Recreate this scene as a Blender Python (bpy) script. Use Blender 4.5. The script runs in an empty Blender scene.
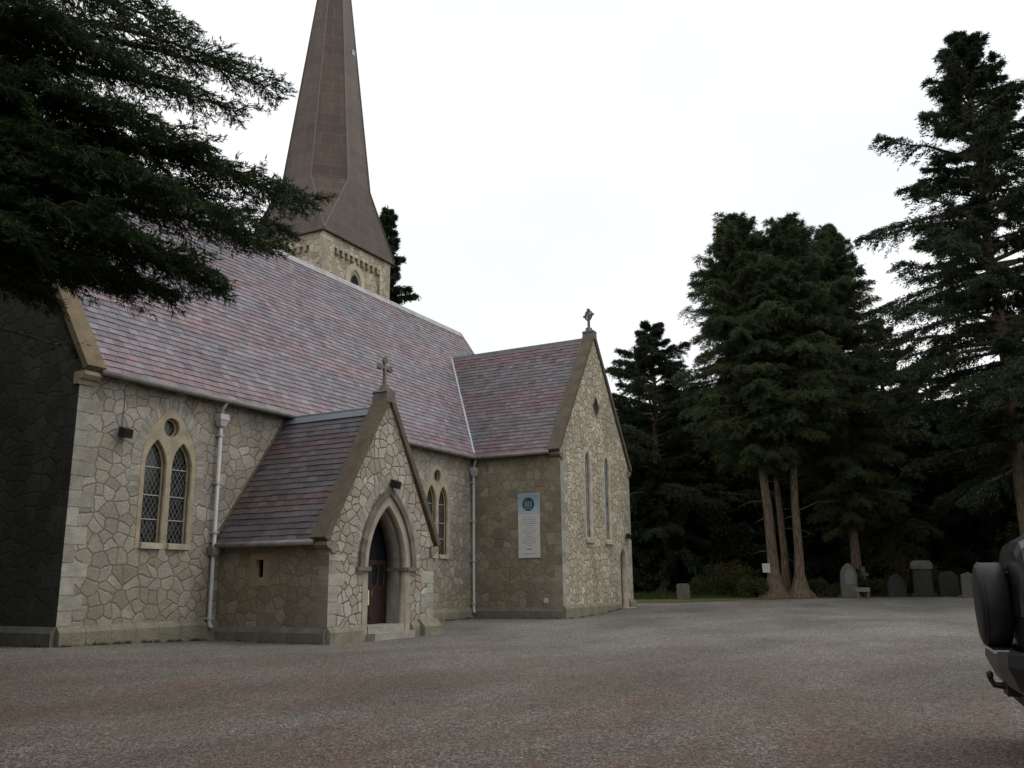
import bpy, bmesh, math, random
import numpy as np
from mathutils import Vector, Matrix
R = math.radians
random.seed(7)
SC = bpy.context.scene
COL = SC.collection

# ---------------------------------------------------------------- camera
CAM = Vector((-13.563, -18.977, 1.3))
YAW, PITCH, ROLL, FPX = 0.48672, 0.22029, -0.01164, 887.4
_f = Vector((math.cos(YAW)*math.cos(PITCH), math.sin(YAW)*math.cos(PITCH), math.sin(PITCH)))
_r0 = Vector((math.sin(YAW), -math.cos(YAW), 0)); _u0 = _r0.cross(_f)
_r = _r0*math.cos(ROLL) + _u0*math.sin(ROLL); _u = _u0*math.cos(ROLL) - _r0*math.sin(ROLL)
cd = bpy.data.cameras.new('camera'); cam = bpy.data.objects.new('camera', cd); COL.objects.link(cam)
cam.matrix_world = Matrix(((_r.x, _u.x, -_f.x, CAM.x), (_r.y, _u.y, -_f.y, CAM.y), (_r.z, _u.z, -_f.z, CAM.z), (0, 0, 0, 1)))
cd.sensor_width = 36; cd.lens = FPX/1024*36; cd.clip_end = 3000; cd.clip_start = 0.1
SC.camera = cam

def at(px, py, dist):
    """world point seen at a photo pixel, at a horizontal distance"""
    d = _f*FPX + _r*(px-512) + _u*(384-py)
    d = d / math.hypot(d.x, d.y)
    return CAM + d*dist

# ---------------------------------------------------------------- sky and sun (bright overcast)
SUN_AZ, SUN_EL = R(-58), R(52)      # direction towards the sun
w = bpy.data.worlds.new("World"); SC.world = w; w.use_nodes = True
nt = w.node_tree; nt.nodes.clear()
sky = nt.nodes.new('ShaderNodeTexSky'); sky.sky_type = 'NISHITA'; sky.sun_disc = False
sky.sun_elevation = SUN_EL; sky.sun_rotation = math.pi/2 - SUN_AZ
tc = nt.nodes.new('ShaderNodeTexCoord'); nz = nt.nodes.new('ShaderNodeTexNoise')
mp = nt.nodes.new('ShaderNodeMapping'); mp.inputs['Scale'].default_value = (1, 1, 2.2)
nz.inputs['Scale'].default_value = 1.7; nz.inputs['Detail'].default_value = 4
cr = nt.nodes.new('ShaderNodeValToRGB')
cr.color_ramp.elements[0].position = .32; cr.color_ramp.elements[0].color = (10.2, 10.5, 10.8, 1)
cr.color_ramp.elements[1].position = .62; cr.color_ramp.elements[1].color = (12.0, 11.95, 11.9, 1)
mx = nt.nodes.new('ShaderNodeMix'); mx.data_type = 'RGBA'; mx.inputs[0].default_value = .93
bg = nt.nodes.new('ShaderNodeBackground'); bg.inputs[1].default_value = 0.1
ow = nt.nodes.new('ShaderNodeOutputWorld')
nt.links.new(tc.outputs['Generated'], mp.inputs[0]); nt.links.new(mp.outputs[0], nz.inputs[0])
nt.links.new(nz.outputs[0], cr.inputs[0]); nt.links.new(sky.outputs[0], mx.inputs[6])
nt.links.new(cr.outputs[0], mx.inputs[7]); nt.links.new(mx.outputs[2], bg.inputs[0]); nt.links.new(bg.outputs[0], ow.inputs[0])
sl = bpy.data.lights.new('sun', 'SUN'); sl.energy = 0.75; sl.angle = R(25); sl.color = (1, .965, .92)
so = bpy.data.objects.new('sun', sl); COL.objects.link(so)
_sd = Vector((math.cos(SUN_AZ)*math.cos(SUN_EL), math.sin(SUN_AZ)*math.cos(SUN_EL), math.sin(SUN_EL)))
so.rotation_euler = _sd.to_track_quat('Z', 'Y').to_euler(); so.location = (0, -40, 60)
vs = SC.view_settings; vs.view_transform = 'Standard'; vs.look = 'None'; vs.exposure = 0.0; vs.gamma = 1; vs.use_curve_mapping = False

# ---------------------------------------------------------------- materials
class NT:
    def __init__(s, name):
        s.m = bpy.data.materials.new(name); s.m.use_nodes = True; s.t = s.m.node_tree; s.t.nodes.clear()
        s.out = s.t.nodes.new('ShaderNodeOutputMaterial'); s.p = s.t.nodes.new('ShaderNodeBsdfPrincipled')
        s.t.links.new(s.p.outputs[0], s.out.inputs[0])
    def n(s, kind, ins=None, **kw):
        nd = s.t.nodes.new('ShaderNode'+kind)
        for k, v in kw.items(): setattr(nd, k, v)
        for k, v in (ins or {}).items(): s.put(nd.inputs[k], v)
        return nd
    def put(s, sock, v):
        if isinstance(v, bpy.types.NodeSocket): s.t.links.new(v, sock)
        else:
            if isinstance(v, tuple) and len(v) == 3 and sock.type == 'RGBA': v = v+(1,)
            if isinstance(v, (int, float)) and sock.type == 'RGBA': v = (v, v, v, 1)
            sock.default_value = v
    def uv(s): return s.n('UVMap').outputs[0]
    def pos(s): return s.n('NewGeometry').outputs['Position']
    def objc(s): return s.n('TexCoord').outputs['Object']
    def mapping(s, v, scale=(1, 1, 1), rot=(0, 0, 0), loc=(0, 0, 0)):
        return s.n('Mapping', {0: v, 'Scale': scale, 'Rotation': rot, 'Location': loc}).outputs[0]
    def noise(s, v, scale, detail=3, rough=.5): return s.n('TexNoise', {'Vector': v, 'Scale': scale, 'Detail': detail, 'Roughness': rough}).outputs[0]
    def ramp(s, v, stops, interp='LINEAR'):
        nd = s.n('ValToRGB', {0: v}); r = nd.color_ramp; r.interpolation = interp
        while len(r.elements) < len(stops): r.elements.new(0.5)
        for e, (p, c) in zip(r.elements, stops):
            e.position = p; e.color = (c, c, c, 1) if isinstance(c, (int, float)) else tuple(c)+(1,)
        return nd.outputs[0]
    def mix(s, f, a, b, mode='MIX'):
        nd = s.n('Mix', data_type='RGBA', blend_type=mode); s.put(nd.inputs[0], f); s.put(nd.inputs[6], a); s.put(nd.inputs[7], b)
        return nd.outputs[2]
    def math(s, op, a, b=0.0, c=None):
        nd = s.n('Math', operation=op); s.put(nd.inputs[0], a); s.put(nd.inputs[1], b)
        if c is not None: s.put(nd.inputs[2], c)
        return nd.outputs[0]
    def vadd(s, a, b): return s.n('VectorMath', {0: a, 1: b}, operation='ADD').outputs[0]
    def vscale(s, a, k): return s.n('VectorMath', {0: a, 'Scale': k}, operation='SCALE').outputs[0]
    def bump(s, h, strength=.5, dist=.02): s.put(s.p.inputs['Normal'], s.n('Bump', {'Height': h, 'Strength': strength, 'Distance': dist}).outputs[0])
    def set(s, col, rough=.8, spec=.3, metal=0.0):
        s.put(s.p.inputs['Base Color'], col); s.put(s.p.inputs['Roughness'], rough)
        s.p.inputs['Specular IOR Level'].default_value = spec; s.p.inputs['Metallic'].default_value = metal
        return s

def mat_plain(name, col, rough=.7, spec=.3, metal=0.0, var=.15, scale=6, bump=0.0):
    t = NT(name); v = t.noise(t.objc(), scale, 4, .6)
    c = t.mix(1.0, col, t.ramp(v, [(.3, 1-var), (.7, 1+var)]), 'MULTIPLY')
    t.set(c, rough, spec, metal)
    if bump: t.bump(v, bump, .02)
    return t.m

def mat_rubble(name, stones, mortar, size=.40, joint=.05, stain=(.75, 1.12), moss=None, softness=.02, bump=.7):
    t = NT(name); uv = t.uv()
    d = t.n('TexNoise', {'Vector': uv, 'Scale': 3.2, 'Detail': 2}).outputs['Color']
    q = t.vadd(uv, t.vscale(t.vadd(d, (-.5, -.5, -.5)), .16))
    q = t.mapping(q, (1/size, 1/(size*.88), 1))
    ve = t.n('TexVoronoi', {'Vector': q, 'Scale': 1.0, 'Randomness': .95}, feature='DISTANCE_TO_EDGE', voronoi_dimensions='2D').outputs['Distance']
    vc = t.n('TexVoronoi', {'Vector': q, 'Scale': 1.0, 'Randomness': .95}, feature='F1', voronoi_dimensions='2D').outputs['Color']
    sp = t.n('SeparateColor', {0: vc})
    st = t.ramp(sp.outputs[0], [(i/len(stones), c) for i, c in enumerate(stones)], 'CONSTANT')
    st = t.mix(1.0, st, t.ramp(sp.outputs[1], [(0, .85), (1, 1.13)]), 'MULTIPLY')
    fine = t.noise(uv, 26, 5, .7); mid = t.noise(uv, 7, 3, .6)
    st = t.mix(1.0, st, t.ramp(fine, [(.28, .58), (.72, 1.36)]), 'MULTIPLY'); st = t.mix(1.0, st, t.ramp(t.noise(uv, 11, 4, .7), [(.3, .8), (.7, 1.16)]), 'MULTIPLY')
    jw = t.math('MULTIPLY', t.ramp(mid, [(.3, .6), (.7, 1.5)]), joint)
    edge = t.math('SUBTRACT', ve, jw)
    fac = t.n('MapRange', {0: edge, 1: -softness, 2: softness}, interpolation_type='SMOOTHSTEP').outputs[0]
    mo = t.mix(1.0, mortar, t.ramp(mid, [(.25, .75), (.75, 1.25)]), 'MULTIPLY')
    c = t.mix(fac, mo, st)
    big = t.noise(t.mapping(uv, (1, .6, 1)), .9, 4, .6)
    c = t.mix(1.0, c, t.ramp(big, [(.3, stain[0]), (.7, stain[1])]), 'MULTIPLY')
    if moss:
        z = t.n('SeparateXYZ', {0: t.pos()}).outputs[2]
        low = t.n('MapRange', {0: z, 1: moss[1], 2: 0.0}).outputs[0]
        m2 = t.math('MULTIPLY', low, t.ramp(t.noise(uv, 2.1, 4, .65), [(.38, 0), (.62, 1)]))
        c = t.mix(t.math('MULTIPLY', m2, .6), c, moss[0])
    t.set(c, .9, .2)
    h = t.math('ADD', t.n('MapRange', {0: edge, 1: -.03, 2: .08}, interpolation_type='SMOOTHSTEP').outputs[0], t.math('MULTIPLY', fine, .5))
    t.bump(h, bump, .025)
    return t.m

M = {}
G1, G2, G3, G4, G5 = (.36, .332, .28), (.32, .292, .24), (.40, .375, .32), (.33, .292, .23), (.30, .28, .238)
M['rub_nave'] = mat_rubble('nave_rubble', [G1, G2, G1, G4, G3, G2, G5], (.165, .137, .092), .35, .036, moss=((.19, .16, .065), 2.4), bump=.55, softness=.03)
M['rub_gable'] = mat_rubble('gable_rubble', [(.48, .43, .33), (.41, .365, .28), (.53, .48, .385), (.43, .365, .26)], (.15, .125, .085), .31, .045)
M['rub_porch'] = mat_rubble('porch_rubble', [(.39, .36, .295), (.34, .315, .255), (.425, .40, .335), (.35, .30, .225)], (.115, .098, .068), .30, .042)
M['rub_side_shade'] = mat_rubble('shaded_side_rubble', [(.25, .215, .155), (.215, .19, .14), (.275, .24, .18), (.235, .19, .125)], (.155, .132, .092), .36, .035, softness=.05, bump=.4)  # shade of the west-facing side walls painted into the stone colour
M['rub_west_shade'] = mat_rubble('shaded_west_rubble', [(.058, .058, .048), (.050, .050, .042), (.066, .066, .055)], (.036, .034, .028), .40, .04, softness=.05, bump=.4, moss=((.07, .085, .05), 3))  # rubble darkened to paint in the tree shade on the west wall
M['rub_tower'] = mat_rubble('tower_rubble', [(.50, .44, .33), (.42, .37, .28), (.55, .50, .39)], (.26, .22, .16), .33, .04, softness=.04)

def mat_dressed(name, col, var=.2, lich=(.5, .5, .46), amt=.5, course=None):
    t = NT(name); uv = t.uv(); f = t.noise(uv, 22, 5, .7); b = t.noise(uv, 2.2, 4, .6)
    c = t.mix(1.0, col, t.ramp(f, [(.28, 1-var*1.4), (.72, 1+var*1.4)]), 'MULTIPLY')
    c = t.mix(1.0, c, t.ramp(b, [(.3, .68), (.7, 1.14)]), 'MULTIPLY')
    rv = t.n('NewGeometry').outputs['Random Per Island']
    c = t.mix(1.0, c, t.ramp(rv, [(0, .74), (1, 1.18)]), 'MULTIPLY')
    l = t.ramp(t.noise(uv, 9, 3, .7), [(.6, 0), (.7, 1)])
    c = t.mix(t.math('MULTIPLY', l, amt), c, lich)
    if course:
        z = t.n('SeparateXYZ', {0: uv})
        fr = t.math('FRACT', t.math('DIVIDE', z.outputs[0], course))
        ln = t.math('LESS_THAN', fr, .025)
        c = t.mix(ln, c, (.10, .09, .07))
    t.set(c, .88, .2); t.bump(f, .5, .012)
    return t.m
M['quoin'] = mat_dressed('granite_quoin', (.335, .318, .27))
M['quoin_shade'] = mat_dressed('shaded_granite_quoin', (.24, .205, .15), lich=(.32, .3, .26))  # darker copy of the quoin stone with west-face shade painted in
M['quoin_west_shade'] = mat_dressed('shaded_west_granite_quoin', (.06, .06, .05), lich=(.2, .2, .18))  # near-black quoin copy, tree shade of the west face in its colour
M['plinth'] = mat_dressed('plinth_stone', (.22, .205, .15), .35, (.36, .35, .28), .5, course=.7)
M['plinth_shade'] = mat_dressed('shaded_plinth_stone', (.15, .145, .12), lich=(.2, .19, .16), course=.9)  # plinth stone darkened to paint shade on the west-facing runs
M['lime'] = mat_dressed('limestone', (.34, .29, .205), .1, (.45, .40, .32), .3)
M['lime_pale'] = mat_dressed('pale_limestone', (.45, .39, .30), .1, (.5, .46, .38), .3)
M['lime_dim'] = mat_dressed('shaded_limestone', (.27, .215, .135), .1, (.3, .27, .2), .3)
M['hood'] = mat_dressed('hood_stone', (.17, .15, .12), .15, (.25, .23, .2), .3)
M['coping'] = mat_dressed('coping_stone', (.125, .103, .075), .2, (.28, .26, .2), .4, course=1.1)
M['coping_tan'] = mat_dressed('coping_stone_tan', (.175, .135, .085), .2, (.12, .11, .075), .6)
M['finial'] = mat_dressed('finial_stone', (.17, .15, .13), .2)
M['plaster'] = mat_dressed('arch_soffit_stone', (.24, .215, .18), .08, (.3, .28, .25), .2)

def mat_slate(name, grey, purp, dark, lichen=.5):
    t = NT(name)
    a = t.n('Attribute', attribute_name='tint').outputs['Fac']; b = t.n('Attribute', attribute_name='shade').outputs['Fac']
    uv = t.uv()
    c = t.ramp(a, [(0, grey), (.36, tuple(x*1.12 for x in grey)), (.62, tuple((x+y)/2 for x, y in zip(grey, purp))), (1, purp)])
    c = t.mix(1.0, c, t.ramp(b, [(0, .62), (.5, 1), (1, 1.38)]), 'MULTIPLY')
    c = t.mix(1.0, c, t.ramp(t.noise(uv, .55, 5, .6), [(.3, .84), (.7, 1.12)]), 'MULTIPLY')
    f = t.noise(uv, 30, 4, .7)
    c = t.mix(1.0, c, t.ramp(f, [(.25, .8), (.75, 1.2)]), 'MULTIPLY')
    l = t.math('MULTIPLY', t.ramp(t.noise(uv, 5.5, 5, .75), [(.64, 0), (.72, 1)]), lichen)
    c = t.mix(l, c, (.48, .48, .46))
    t.set(c, t.ramp(f, [(0, .42), (1, .68)]), .42); t.bump(f, .25, .006)
    return t.m
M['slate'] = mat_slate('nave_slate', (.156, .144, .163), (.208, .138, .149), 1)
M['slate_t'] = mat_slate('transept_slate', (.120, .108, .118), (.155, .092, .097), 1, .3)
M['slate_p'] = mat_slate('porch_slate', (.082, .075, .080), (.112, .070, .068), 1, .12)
M['deck'] = mat_plain('roof_timber', (.05, .045, .04), .9)
M['lead'] = mat_plain('lead_flashing', (.17, .195, .225), .5, .5, .3, .15, 3)
M['ridge'] = mat_dressed('ridge_tile', (.40, .40, .41), .12, (.3, .28, .26), .4, course=.45)
M['ridge_dk'] = mat_dressed('ridge_tile_dark', (.16, .16, .18), .12, (.3, .28, .26), .2, course=.45)
M['pipe'] = mat_plain('painted_iron', (.43, .43, .42), .5, .4, 0, .12, 5)
M['gutter'] = mat_plain('gutter_iron', (.20, .19, .17), .6, .4, 0, .3, 3)
M['black'] = mat_plain('black_metal', (.012, .012, .013), .5, .4)
M['dark'] = mat_plain('dark_interior', (.01, .01, .01), .9)
M['wood'] = None

def mat_door():
    t = NT('door_timber'); uv = t.uv(); x = t.n('SeparateXYZ', {0: uv}).outputs[0]
    pl = t.math('LESS_THAN', t.math('FRACT', t.math('DIVIDE', x, .14)), .07)
    g = t.noise(t.mapping(uv, (18, 1.2, 1)), 3, 4, .6)
    c = t.mix(1.0, (.028, .011, .009), t.ramp(g, [(.3, .6), (.7, 1.3)]), 'MULTIPLY')
    c = t.mix(pl, c, (.015, .005, .004)); t.set(c, .45, .4); t.bump(g, .3, .004)
    return t.m
M['door'] = mat_door()

def mat_glass(nm='leaded_glass', k=1.0):
    t = NT(nm); uv = t.uv(); s = t.n('SeparateXYZ', {0: uv})
    a = t.math('ADD', t.math('DIVIDE', s.outputs[0], .135), t.math('DIVIDE', s.outputs[1], .225))
    b = t.math('SUBTRACT', t.math('DIVIDE', s.outputs[0], .135), t.math('DIVIDE', s.outputs[1], .225))
    fa = t.math('ABSOLUTE', t.math('SUBTRACT', t.math('FRACT', a), .5)); fb = t.math('ABSOLUTE', t.math('SUBTRACT', t.math('FRACT', b), .5))
    ln = t.math('GREATER_THAN', t.math('MAXIMUM', fa, fb), .445)
    cell = t.n('CombineXYZ', {0: t.math('FLOOR', a), 1: t.math('FLOOR', b)}).outputs[0]
    wn = t.n('TexWhiteNoise', {'Vector': cell}, noise_dimensions='2D')
    gc = t.mix(1.0, (.012*k, .013*k, .0145*k), t.ramp(wn.outputs[0], [(0, .5), (1, 2.4)]), 'MULTIPLY')
    c = t.mix(ln, gc, (.15, .15, .14)); t.set(c, t.mix(ln, .16, .6), .45)
    h = t.math('ADD', t.math('MULTIPLY', ln, 1.0), t.math('MULTIPLY', wn.outputs[0], .3)); t.bump(h, .35, .006)
    return t.m
M['glass'] = mat_glass(); M['glass_pale'] = mat_glass('pale_leaded_glass', 8.0)
M['glass_plain'] = NT('dark_glass').set((.012, .014, .016), .08, .5).m

def mat_spire():
    t = NT('spire_copper'); uv = t.uv()
    br = t.n('TexBrick', {'Vector': uv, 'Color1': (.064, .042, .030, 1), 'Color2': (.088, .059, .043, 1), 'Mortar': (.12, .092, .073, 1),
        'Scale': 1.0, 'Mortar Size': .018, 'Mortar Smooth': .3, 'Bias': 0.0, 'Brick Width': .95, 'Row Height': .58})
    b = t.noise(t.mapping(uv, (1.5, .35, 1)), 1.1, 5, .65)
    c = t.mix(1.0, br.outputs[0], t.ramp(b, [(.3, .75), (.7, 1.2)]), 'MULTIPLY')
    t.set(c, .52, .4, .15); t.bump(br.outputs[1], .5, .02)
    return t.m
M['spire'] = mat_spire()
M['verdigris'] = mat_plain('verdigris', (.30, .42, .38), .7)

def mat_bark():
    t = NT('bark'); v = t.mapping(t.objc(), (3.5, 3.5, .7)); n = t.noise(v, 3, 6, .7)
    c = t.ramp(n, [(.3, (.040, .030, .022)), (.5, (.125, .093, .068)), (.7, (.22, .17, .125))]); t.set(c, .95, .1); t.bump(n, .9, .05)
    return t.m
M['bark'] = mat_bark()

def mat_leaf(name, a, b, trans=.25):
    t = NT(name); r = t.n('NewGeometry').outputs['Random Per Island']; n = t.noise(t.objc(), .45, 4, .6)
    f = t.math('ADD', t.math('MULTIPLY', r, .45), t.math('MULTIPLY', t.ramp(n, [(.3, 0), (.7, 1)]), .55))
    c = t.mix(f, a, b); t.set(c, .65, .25)
    tr = t.n('BsdfTranslucent', {0: c}); ms = t.n('MixShader', {0: trans}); t.t.links.new(t.p.outputs[0], ms.inputs[1]); t.t.links.new(tr.outputs[0], ms.inputs[2])
    t.t.links.new(ms.outputs[0], t.out.inputs[0]); return t.m
M['fir'] = mat_leaf('fir_needles', (.030, .045, .016), (.085, .108, .042))
M['fir_dark'] = mat_leaf('dark_needles', (.014, .024, .010), (.040, .058, .024), .15)
M['cedar'] = mat_leaf('near_needles', (.010, .022, .006), (.034, .072, .018), .2)
M['shrub'] = mat_leaf('shrub_leaves', (.02, .035, .012), (.075, .09, .025), .3)
M['autumn'] = mat_leaf('yellowing_leaves', (.035, .035, .012), (.09, .075, .022), .3)

def mat_ground():
    t = NT('woodland_floor'); p = t.pos(); n = t.noise(p, 1.3, 6, .7); g = t.noise(p, .22, 4, .6)
    c = t.ramp(n, [(.3, (.022, .026, .012)), (.55, (.045, .052, .020)), (.75, (.085, .072, .038))])
    c = t.mix(t.ramp(g, [(.4, 0), (.6, 1)]), c, (.075, .082, .028)); t.set(c, .95, .1); t.bump(n, 1, .06); return t.m
M['ground'] = mat_ground()

def mat_gravel():
    t = NT('gravel'); p = t.pos()
    v1 = t.n('TexVoronoi', {'Vector': p, 'Scale': 44.0}, feature='F1'); v2 = t.n('TexVoronoi', {'Vector': p, 'Scale': 19.0}, feature='F1')
    r1 = t.n('SeparateColor', {0: v1.outputs['Color']}).outputs; r2 = t.n('SeparateColor', {0: v2.outputs['Color']}).outputs
    c = t.ramp(r1[0], [(0, (.045, .041, .036)), (.35, (.125, .116, .102)), (.7, (.195, .183, .163)), (.95, (.31, .292, .262)), (1, (.42, .40, .365))])
    c = t.mix(1.0, c, t.ramp(r2[0], [(0, .82), (1, 1.18)]), 'MULTIPLY')
    # damp and worn tracks, needle litter drifts
    big = t.noise(t.mapping(p, (.5, .8, 1), (0, 0, R(20))), .35, 5, .62)
    c = t.mix(1.0, c, t.ramp(big, [(.34, .70), (.62, 1.22)]), 'MULTIPLY')
    trk = t.noise(t.mapping(p, (.22, .8, 1), (0, 0, R(63))), 1.0, 5, .65)
    lit = t.ramp(trk, [(.46, 0), (.72, 1)]); dens = t.ramp(t.noise(p, 9, 5, .75), [(.4, 0), (.6, 1)])
    d = t.n('VectorMath', {0: p, 1: (-9.5, -13.5, 0)}, operation='DISTANCE').outputs['Value']
    near = t.n('MapRange', {0: d, 1: 14.0, 2: 3.0}).outputs[0]
    # brown needle dust on near gravel doubles as painted shade, thicker rust drifts on top
    br = t.math('MULTIPLY', t.ramp(t.noise(t.mapping(p, (.35, .9, 1), (0, 0, R(50))), .55, 5, .65), [(.30, .25), (.62, 1)]), t.n('MapRange', {0: d, 1: 19.0, 2: 6.0}).outputs[0])
    c = t.mix(t.math('MULTIPLY', br, .66), c, t.mix(1.0, (.080, .052, .037), t.ramp(r1[1], [(0, .3), (.8, 1.4), (1, 2.4)]), 'MULTIPLY'))
    lf = t.math('MULTIPLY', t.math('MULTIPLY', lit, dens), t.math('ADD', t.math('MULTIPLY', near, .75), .22))
    c = t.mix(lf, c, (.15, .062, .032))
    # moss toward the building and far verge
    mo = t.math('MULTIPLY', t.ramp(t.noise(p, .5, 5, .7), [(.5, 0), (.68, 1)]), .35); c = t.mix(mo, c, (.125, .118, .07))
    t.set(c, .9, .2)
    h = t.math('ADD', t.math('MULTIPLY', v1.outputs['Distance'], 1.0), t.math('MULTIPLY', r2[1], .3)); t.bump(h, .9, .02)
    return t.m
M['gravel'] = mat_gravel()

def mat_grass():
    t = NT('verge_grass'); p = t.pos(); n = t.noise(p, 5, 6, .75); c = t.ramp(n, [(.3, (.055, .058, .018)), (.6, (.13, .12, .04)), (.8, (.18, .15, .07))])
    t.set(c, .95, .1); t.bump(n, 1, .05); return t.m
M['grass'] = mat_grass()

# ---------------------------------------------------------------- mesh helpers
def uvbox(me):
    while me.uv_layers: me.uv_layers.remove(me.uv_layers[0])
    uvl = me.uv_layers.new(name='UVMap'); vv = me.vertices
    for p in me.polygons:
        n = p.normal
        t = Vector((-n.y, n.x, 0))
        t = Vector((1, 0, 0)) if t.length < .05 else t.normalized()
        b = n.cross(t)
        for li in p.loop_indices:
            co = vv[me.loops[li].vertex_index].co; uvl.data[li].uv = (co.dot(t), co.dot(b))

def link(name, me, mat, parent=None, uv=True, smooth=False):
    if uv: uvbox(me)
    if mat: me.materials.append(mat)
    if smooth:
        for p in me.polygons: p.use_smooth = True
    o = bpy.data.objects.new(name, me); COL.objects.link(o)
    if parent: o.parent = parent
    return o

class MB:
    """collects shapes into one mesh"""
    def __init__(s): s.v = []; s.f = []
    def add(s, vs, fs):
        k = len(s.v); s.v += [tuple(v) for v in vs]; s.f += [tuple(i+k for i in f) for f in fs]; return s
    def hexa(s, p):   # p: 8 points, bottom 4 then top 4, both counter-clockwise from above
        return s.add(p, [(3, 2, 1, 0), (4, 5, 6, 7), (0, 1, 5, 4), (1, 2, 6, 5), (2, 3, 7, 6), (3, 0, 4, 7)])
    def box(s, a, b):
        (x0, y0, z0), (x1, y1, z1) = [(min(i, j), ) for i, j in zip(a, b)] and (tuple(map(min, a, b)), tuple(map(max, a, b)))
        return s.hexa([(x0, y0, z0), (x1, y0, z0), (x1, y1, z0), (x0, y1, z0), (x0, y0, z1), (x1, y0, z1), (x1, y1, z1), (x0, y1, z1)])
    def tube(s, pts, rad, n=10, cap=True):
        pts = [Vector(p) for p in pts]; rad = rad if isinstance(rad, (list, tuple)) else [rad]*len(pts)
        k = len(s.v); prev = None
        for i, p in enumerate(pts):
            d = (pts[min(i+1, len(pts)-1)]-pts[max(i-1, 0)]).normalized()
            a = (prev - d*prev.dot(d)) if prev else d.orthogonal()
            a = a.normalized(); prev = a; b = d.cross(a)
            s.v += [tuple(p + (a*math.cos(2*math.pi*j/n) + b*math.sin(2*math.pi*j/n))*rad[i]) for j in range(n)]
        for i in range(len(pts)-1):
            for j in range(n):
                q = (j+1) % n; s.f.append((k+i*n+j, k+i*n+q, k+(i+1)*n+q, k+(i+1)*n+j))
        if cap:
            s.f.append(tuple(k+j for j in reversed(range(n)))); s.f.append(tuple(k+(len(pts)-1)*n+j for j in range(n)))
        return s
    def prism(s, poly, O, U, V, N, d0, d1):
        """poly 2D (u,v) extruded along N from d0 to d1"""
        O, U, V, N = Vector(O), Vector(U), Vector(V), Vector(N); m = len(poly)
        a = [O+U*x+V*y+N*d0 for x, y in poly]; b = [O+U*x+V*y+N*d1 for x, y in poly]
        return s.add(a+b, [tuple(range(m))[::-1], tuple(range(m, 2*m))]+[(i, (i+1) % m, m+(i+1) % m, m+i) for i in range(m)])
    def build(s, name, mat, parent=None, smooth=False, fix=True):
        me = bpy.data.meshes.new(name); me.from_pydata(s.v, [], s.f)
        if fix:
            bm = bmesh.new(); bm.from_mesh(me); bmesh.ops.recalc_face_normals(bm, faces=bm.faces); bm.to_mesh(me); bm.free()
        me.update(); return link(name, me, mat, parent, True, smooth)

def arch(cx, hw, z0, zs, za, off=0, n=14):
    """pointed arch outline, from bottom right up over the apex to bottom left"""
    h = za-zs; Rr = (hw*hw+h*h)/(2*hw); c = Rr-hw; R2 = Rr+off
    aa = math.acos(max(-1, min(1, c/R2)))
    pts = [(cx+hw+off, z0)]
    for i in range(n+1): a = aa*i/n; pts.append((cx-c+R2*math.cos(a), zs+R2*math.sin(a)))
    for i in range(n-1, -1, -1): a = aa*i/n; pts.append((cx+c-R2*math.cos(a), zs+R2*math.sin(a)))
    pts.append((cx-hw-off, z0)); return pts

def circ(cx, cz, r, n=20): return [(cx+r*math.cos(2*math.pi*i/n), cz+r*math.sin(2*math.pi*i/n)) for i in range(n)]

def panel(name, outline, holes, O, U, N, thick, mat, parent=None, V=(0, 0, 1), bevel=0):
    """flat slab with holes: outline in (u,v); outer face in the plane through O, slab goes back along -N"""
    cu = bpy.data.curves.new('tmp', 'CURVE'); cu.dimensions = '2D'; cu.fill_mode = 'BOTH'; cu.extrude = thick/2
    for loop in [outline]+holes:
        sp = cu.splines.new('POLY'); sp.points.add(len(loop)-1)
        for p, (x, y) in zip(sp.points, loop): p.co = (x, y, 0, 1)
        sp.use_cyclic_u = True
    ob = bpy.data.objects.new('tmp', cu); me = bpy.data.meshes.new_from_object(ob)
    bpy.data.objects.remove(ob); bpy.data.curves.remove(cu); me.name = name
    U, N, O, V = Vector(U), Vector(N), Vector(O), Vector(V)
    for v in me.vertices: v.co = O + U*v.co.x + V*v.co.y + N*(v.co.z-thick/2)
    bm = bmesh.new(); bm.from_mesh(me); bmesh.ops.remove_doubles(bm, verts=bm.verts, dist=1e-5)
    bmesh.ops.recalc_face_normals(bm, faces=bm.faces); bm.to_mesh(me); bm.free(); me.update()
    return link(name, me, mat, parent)

def ring(mb, inner, outer, O, U, N, d0, d1):
    """solid between two open outlines with equal point counts"""
    O, U, N = Vector(O), Vector(U), Vector(N); P = lambda q, d: O+U*q[0]+Vector((0, 0, q[1]))+N*d
    for i in range(len(inner)-1):
        a, b, c, e = inner[i], inner[i+1], outer[i+1], outer[i]
        mb.hexa([P(a, d0), P(b, d0), P(c, d0), P(e, d0), P(a, d1), P(b, d1), P(c, d1), P(e, d1)])

def sweep(mb, path, prof, zf=None):
    """profile (outward offset, z) swept along an xy polyline with mitred corners; outward is to the right"""
    n = len(path); P = [Vector(p) for p in path]; k = len(mb.v); m = len(prof)
    for i in range(n):
        d1 = (P[i]-P[i-1]).normalized() if i > 0 else None; d2 = (P[i+1]-P[i]).normalized() if i < n-1 else None
        d1 = d1 or d2; d2 = d2 or d1
        n1, n2 = Vector((d1.y, -d1.x)), Vector((d2.y, -d2.x)); mi = (n1+n2).normalized(); mi = mi/max(.3, mi.dot(n1))
        for o, z in prof: mb.v.append((P[i].x+mi.x*o, P[i].y+mi.y*o, z))
    for i in range(n-1):
        for j in range(m):
            q = (j+1) % m; mb.f.append((k+i*m+j, k+(i+1)*m+j, k+(i+1)*m+q, k+i*m+q))
    mb.f.append(tuple(k+j for j in range(m))); mb.f.append(tuple(k+(n-1)*m+j for j in reversed(range(m))))

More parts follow.
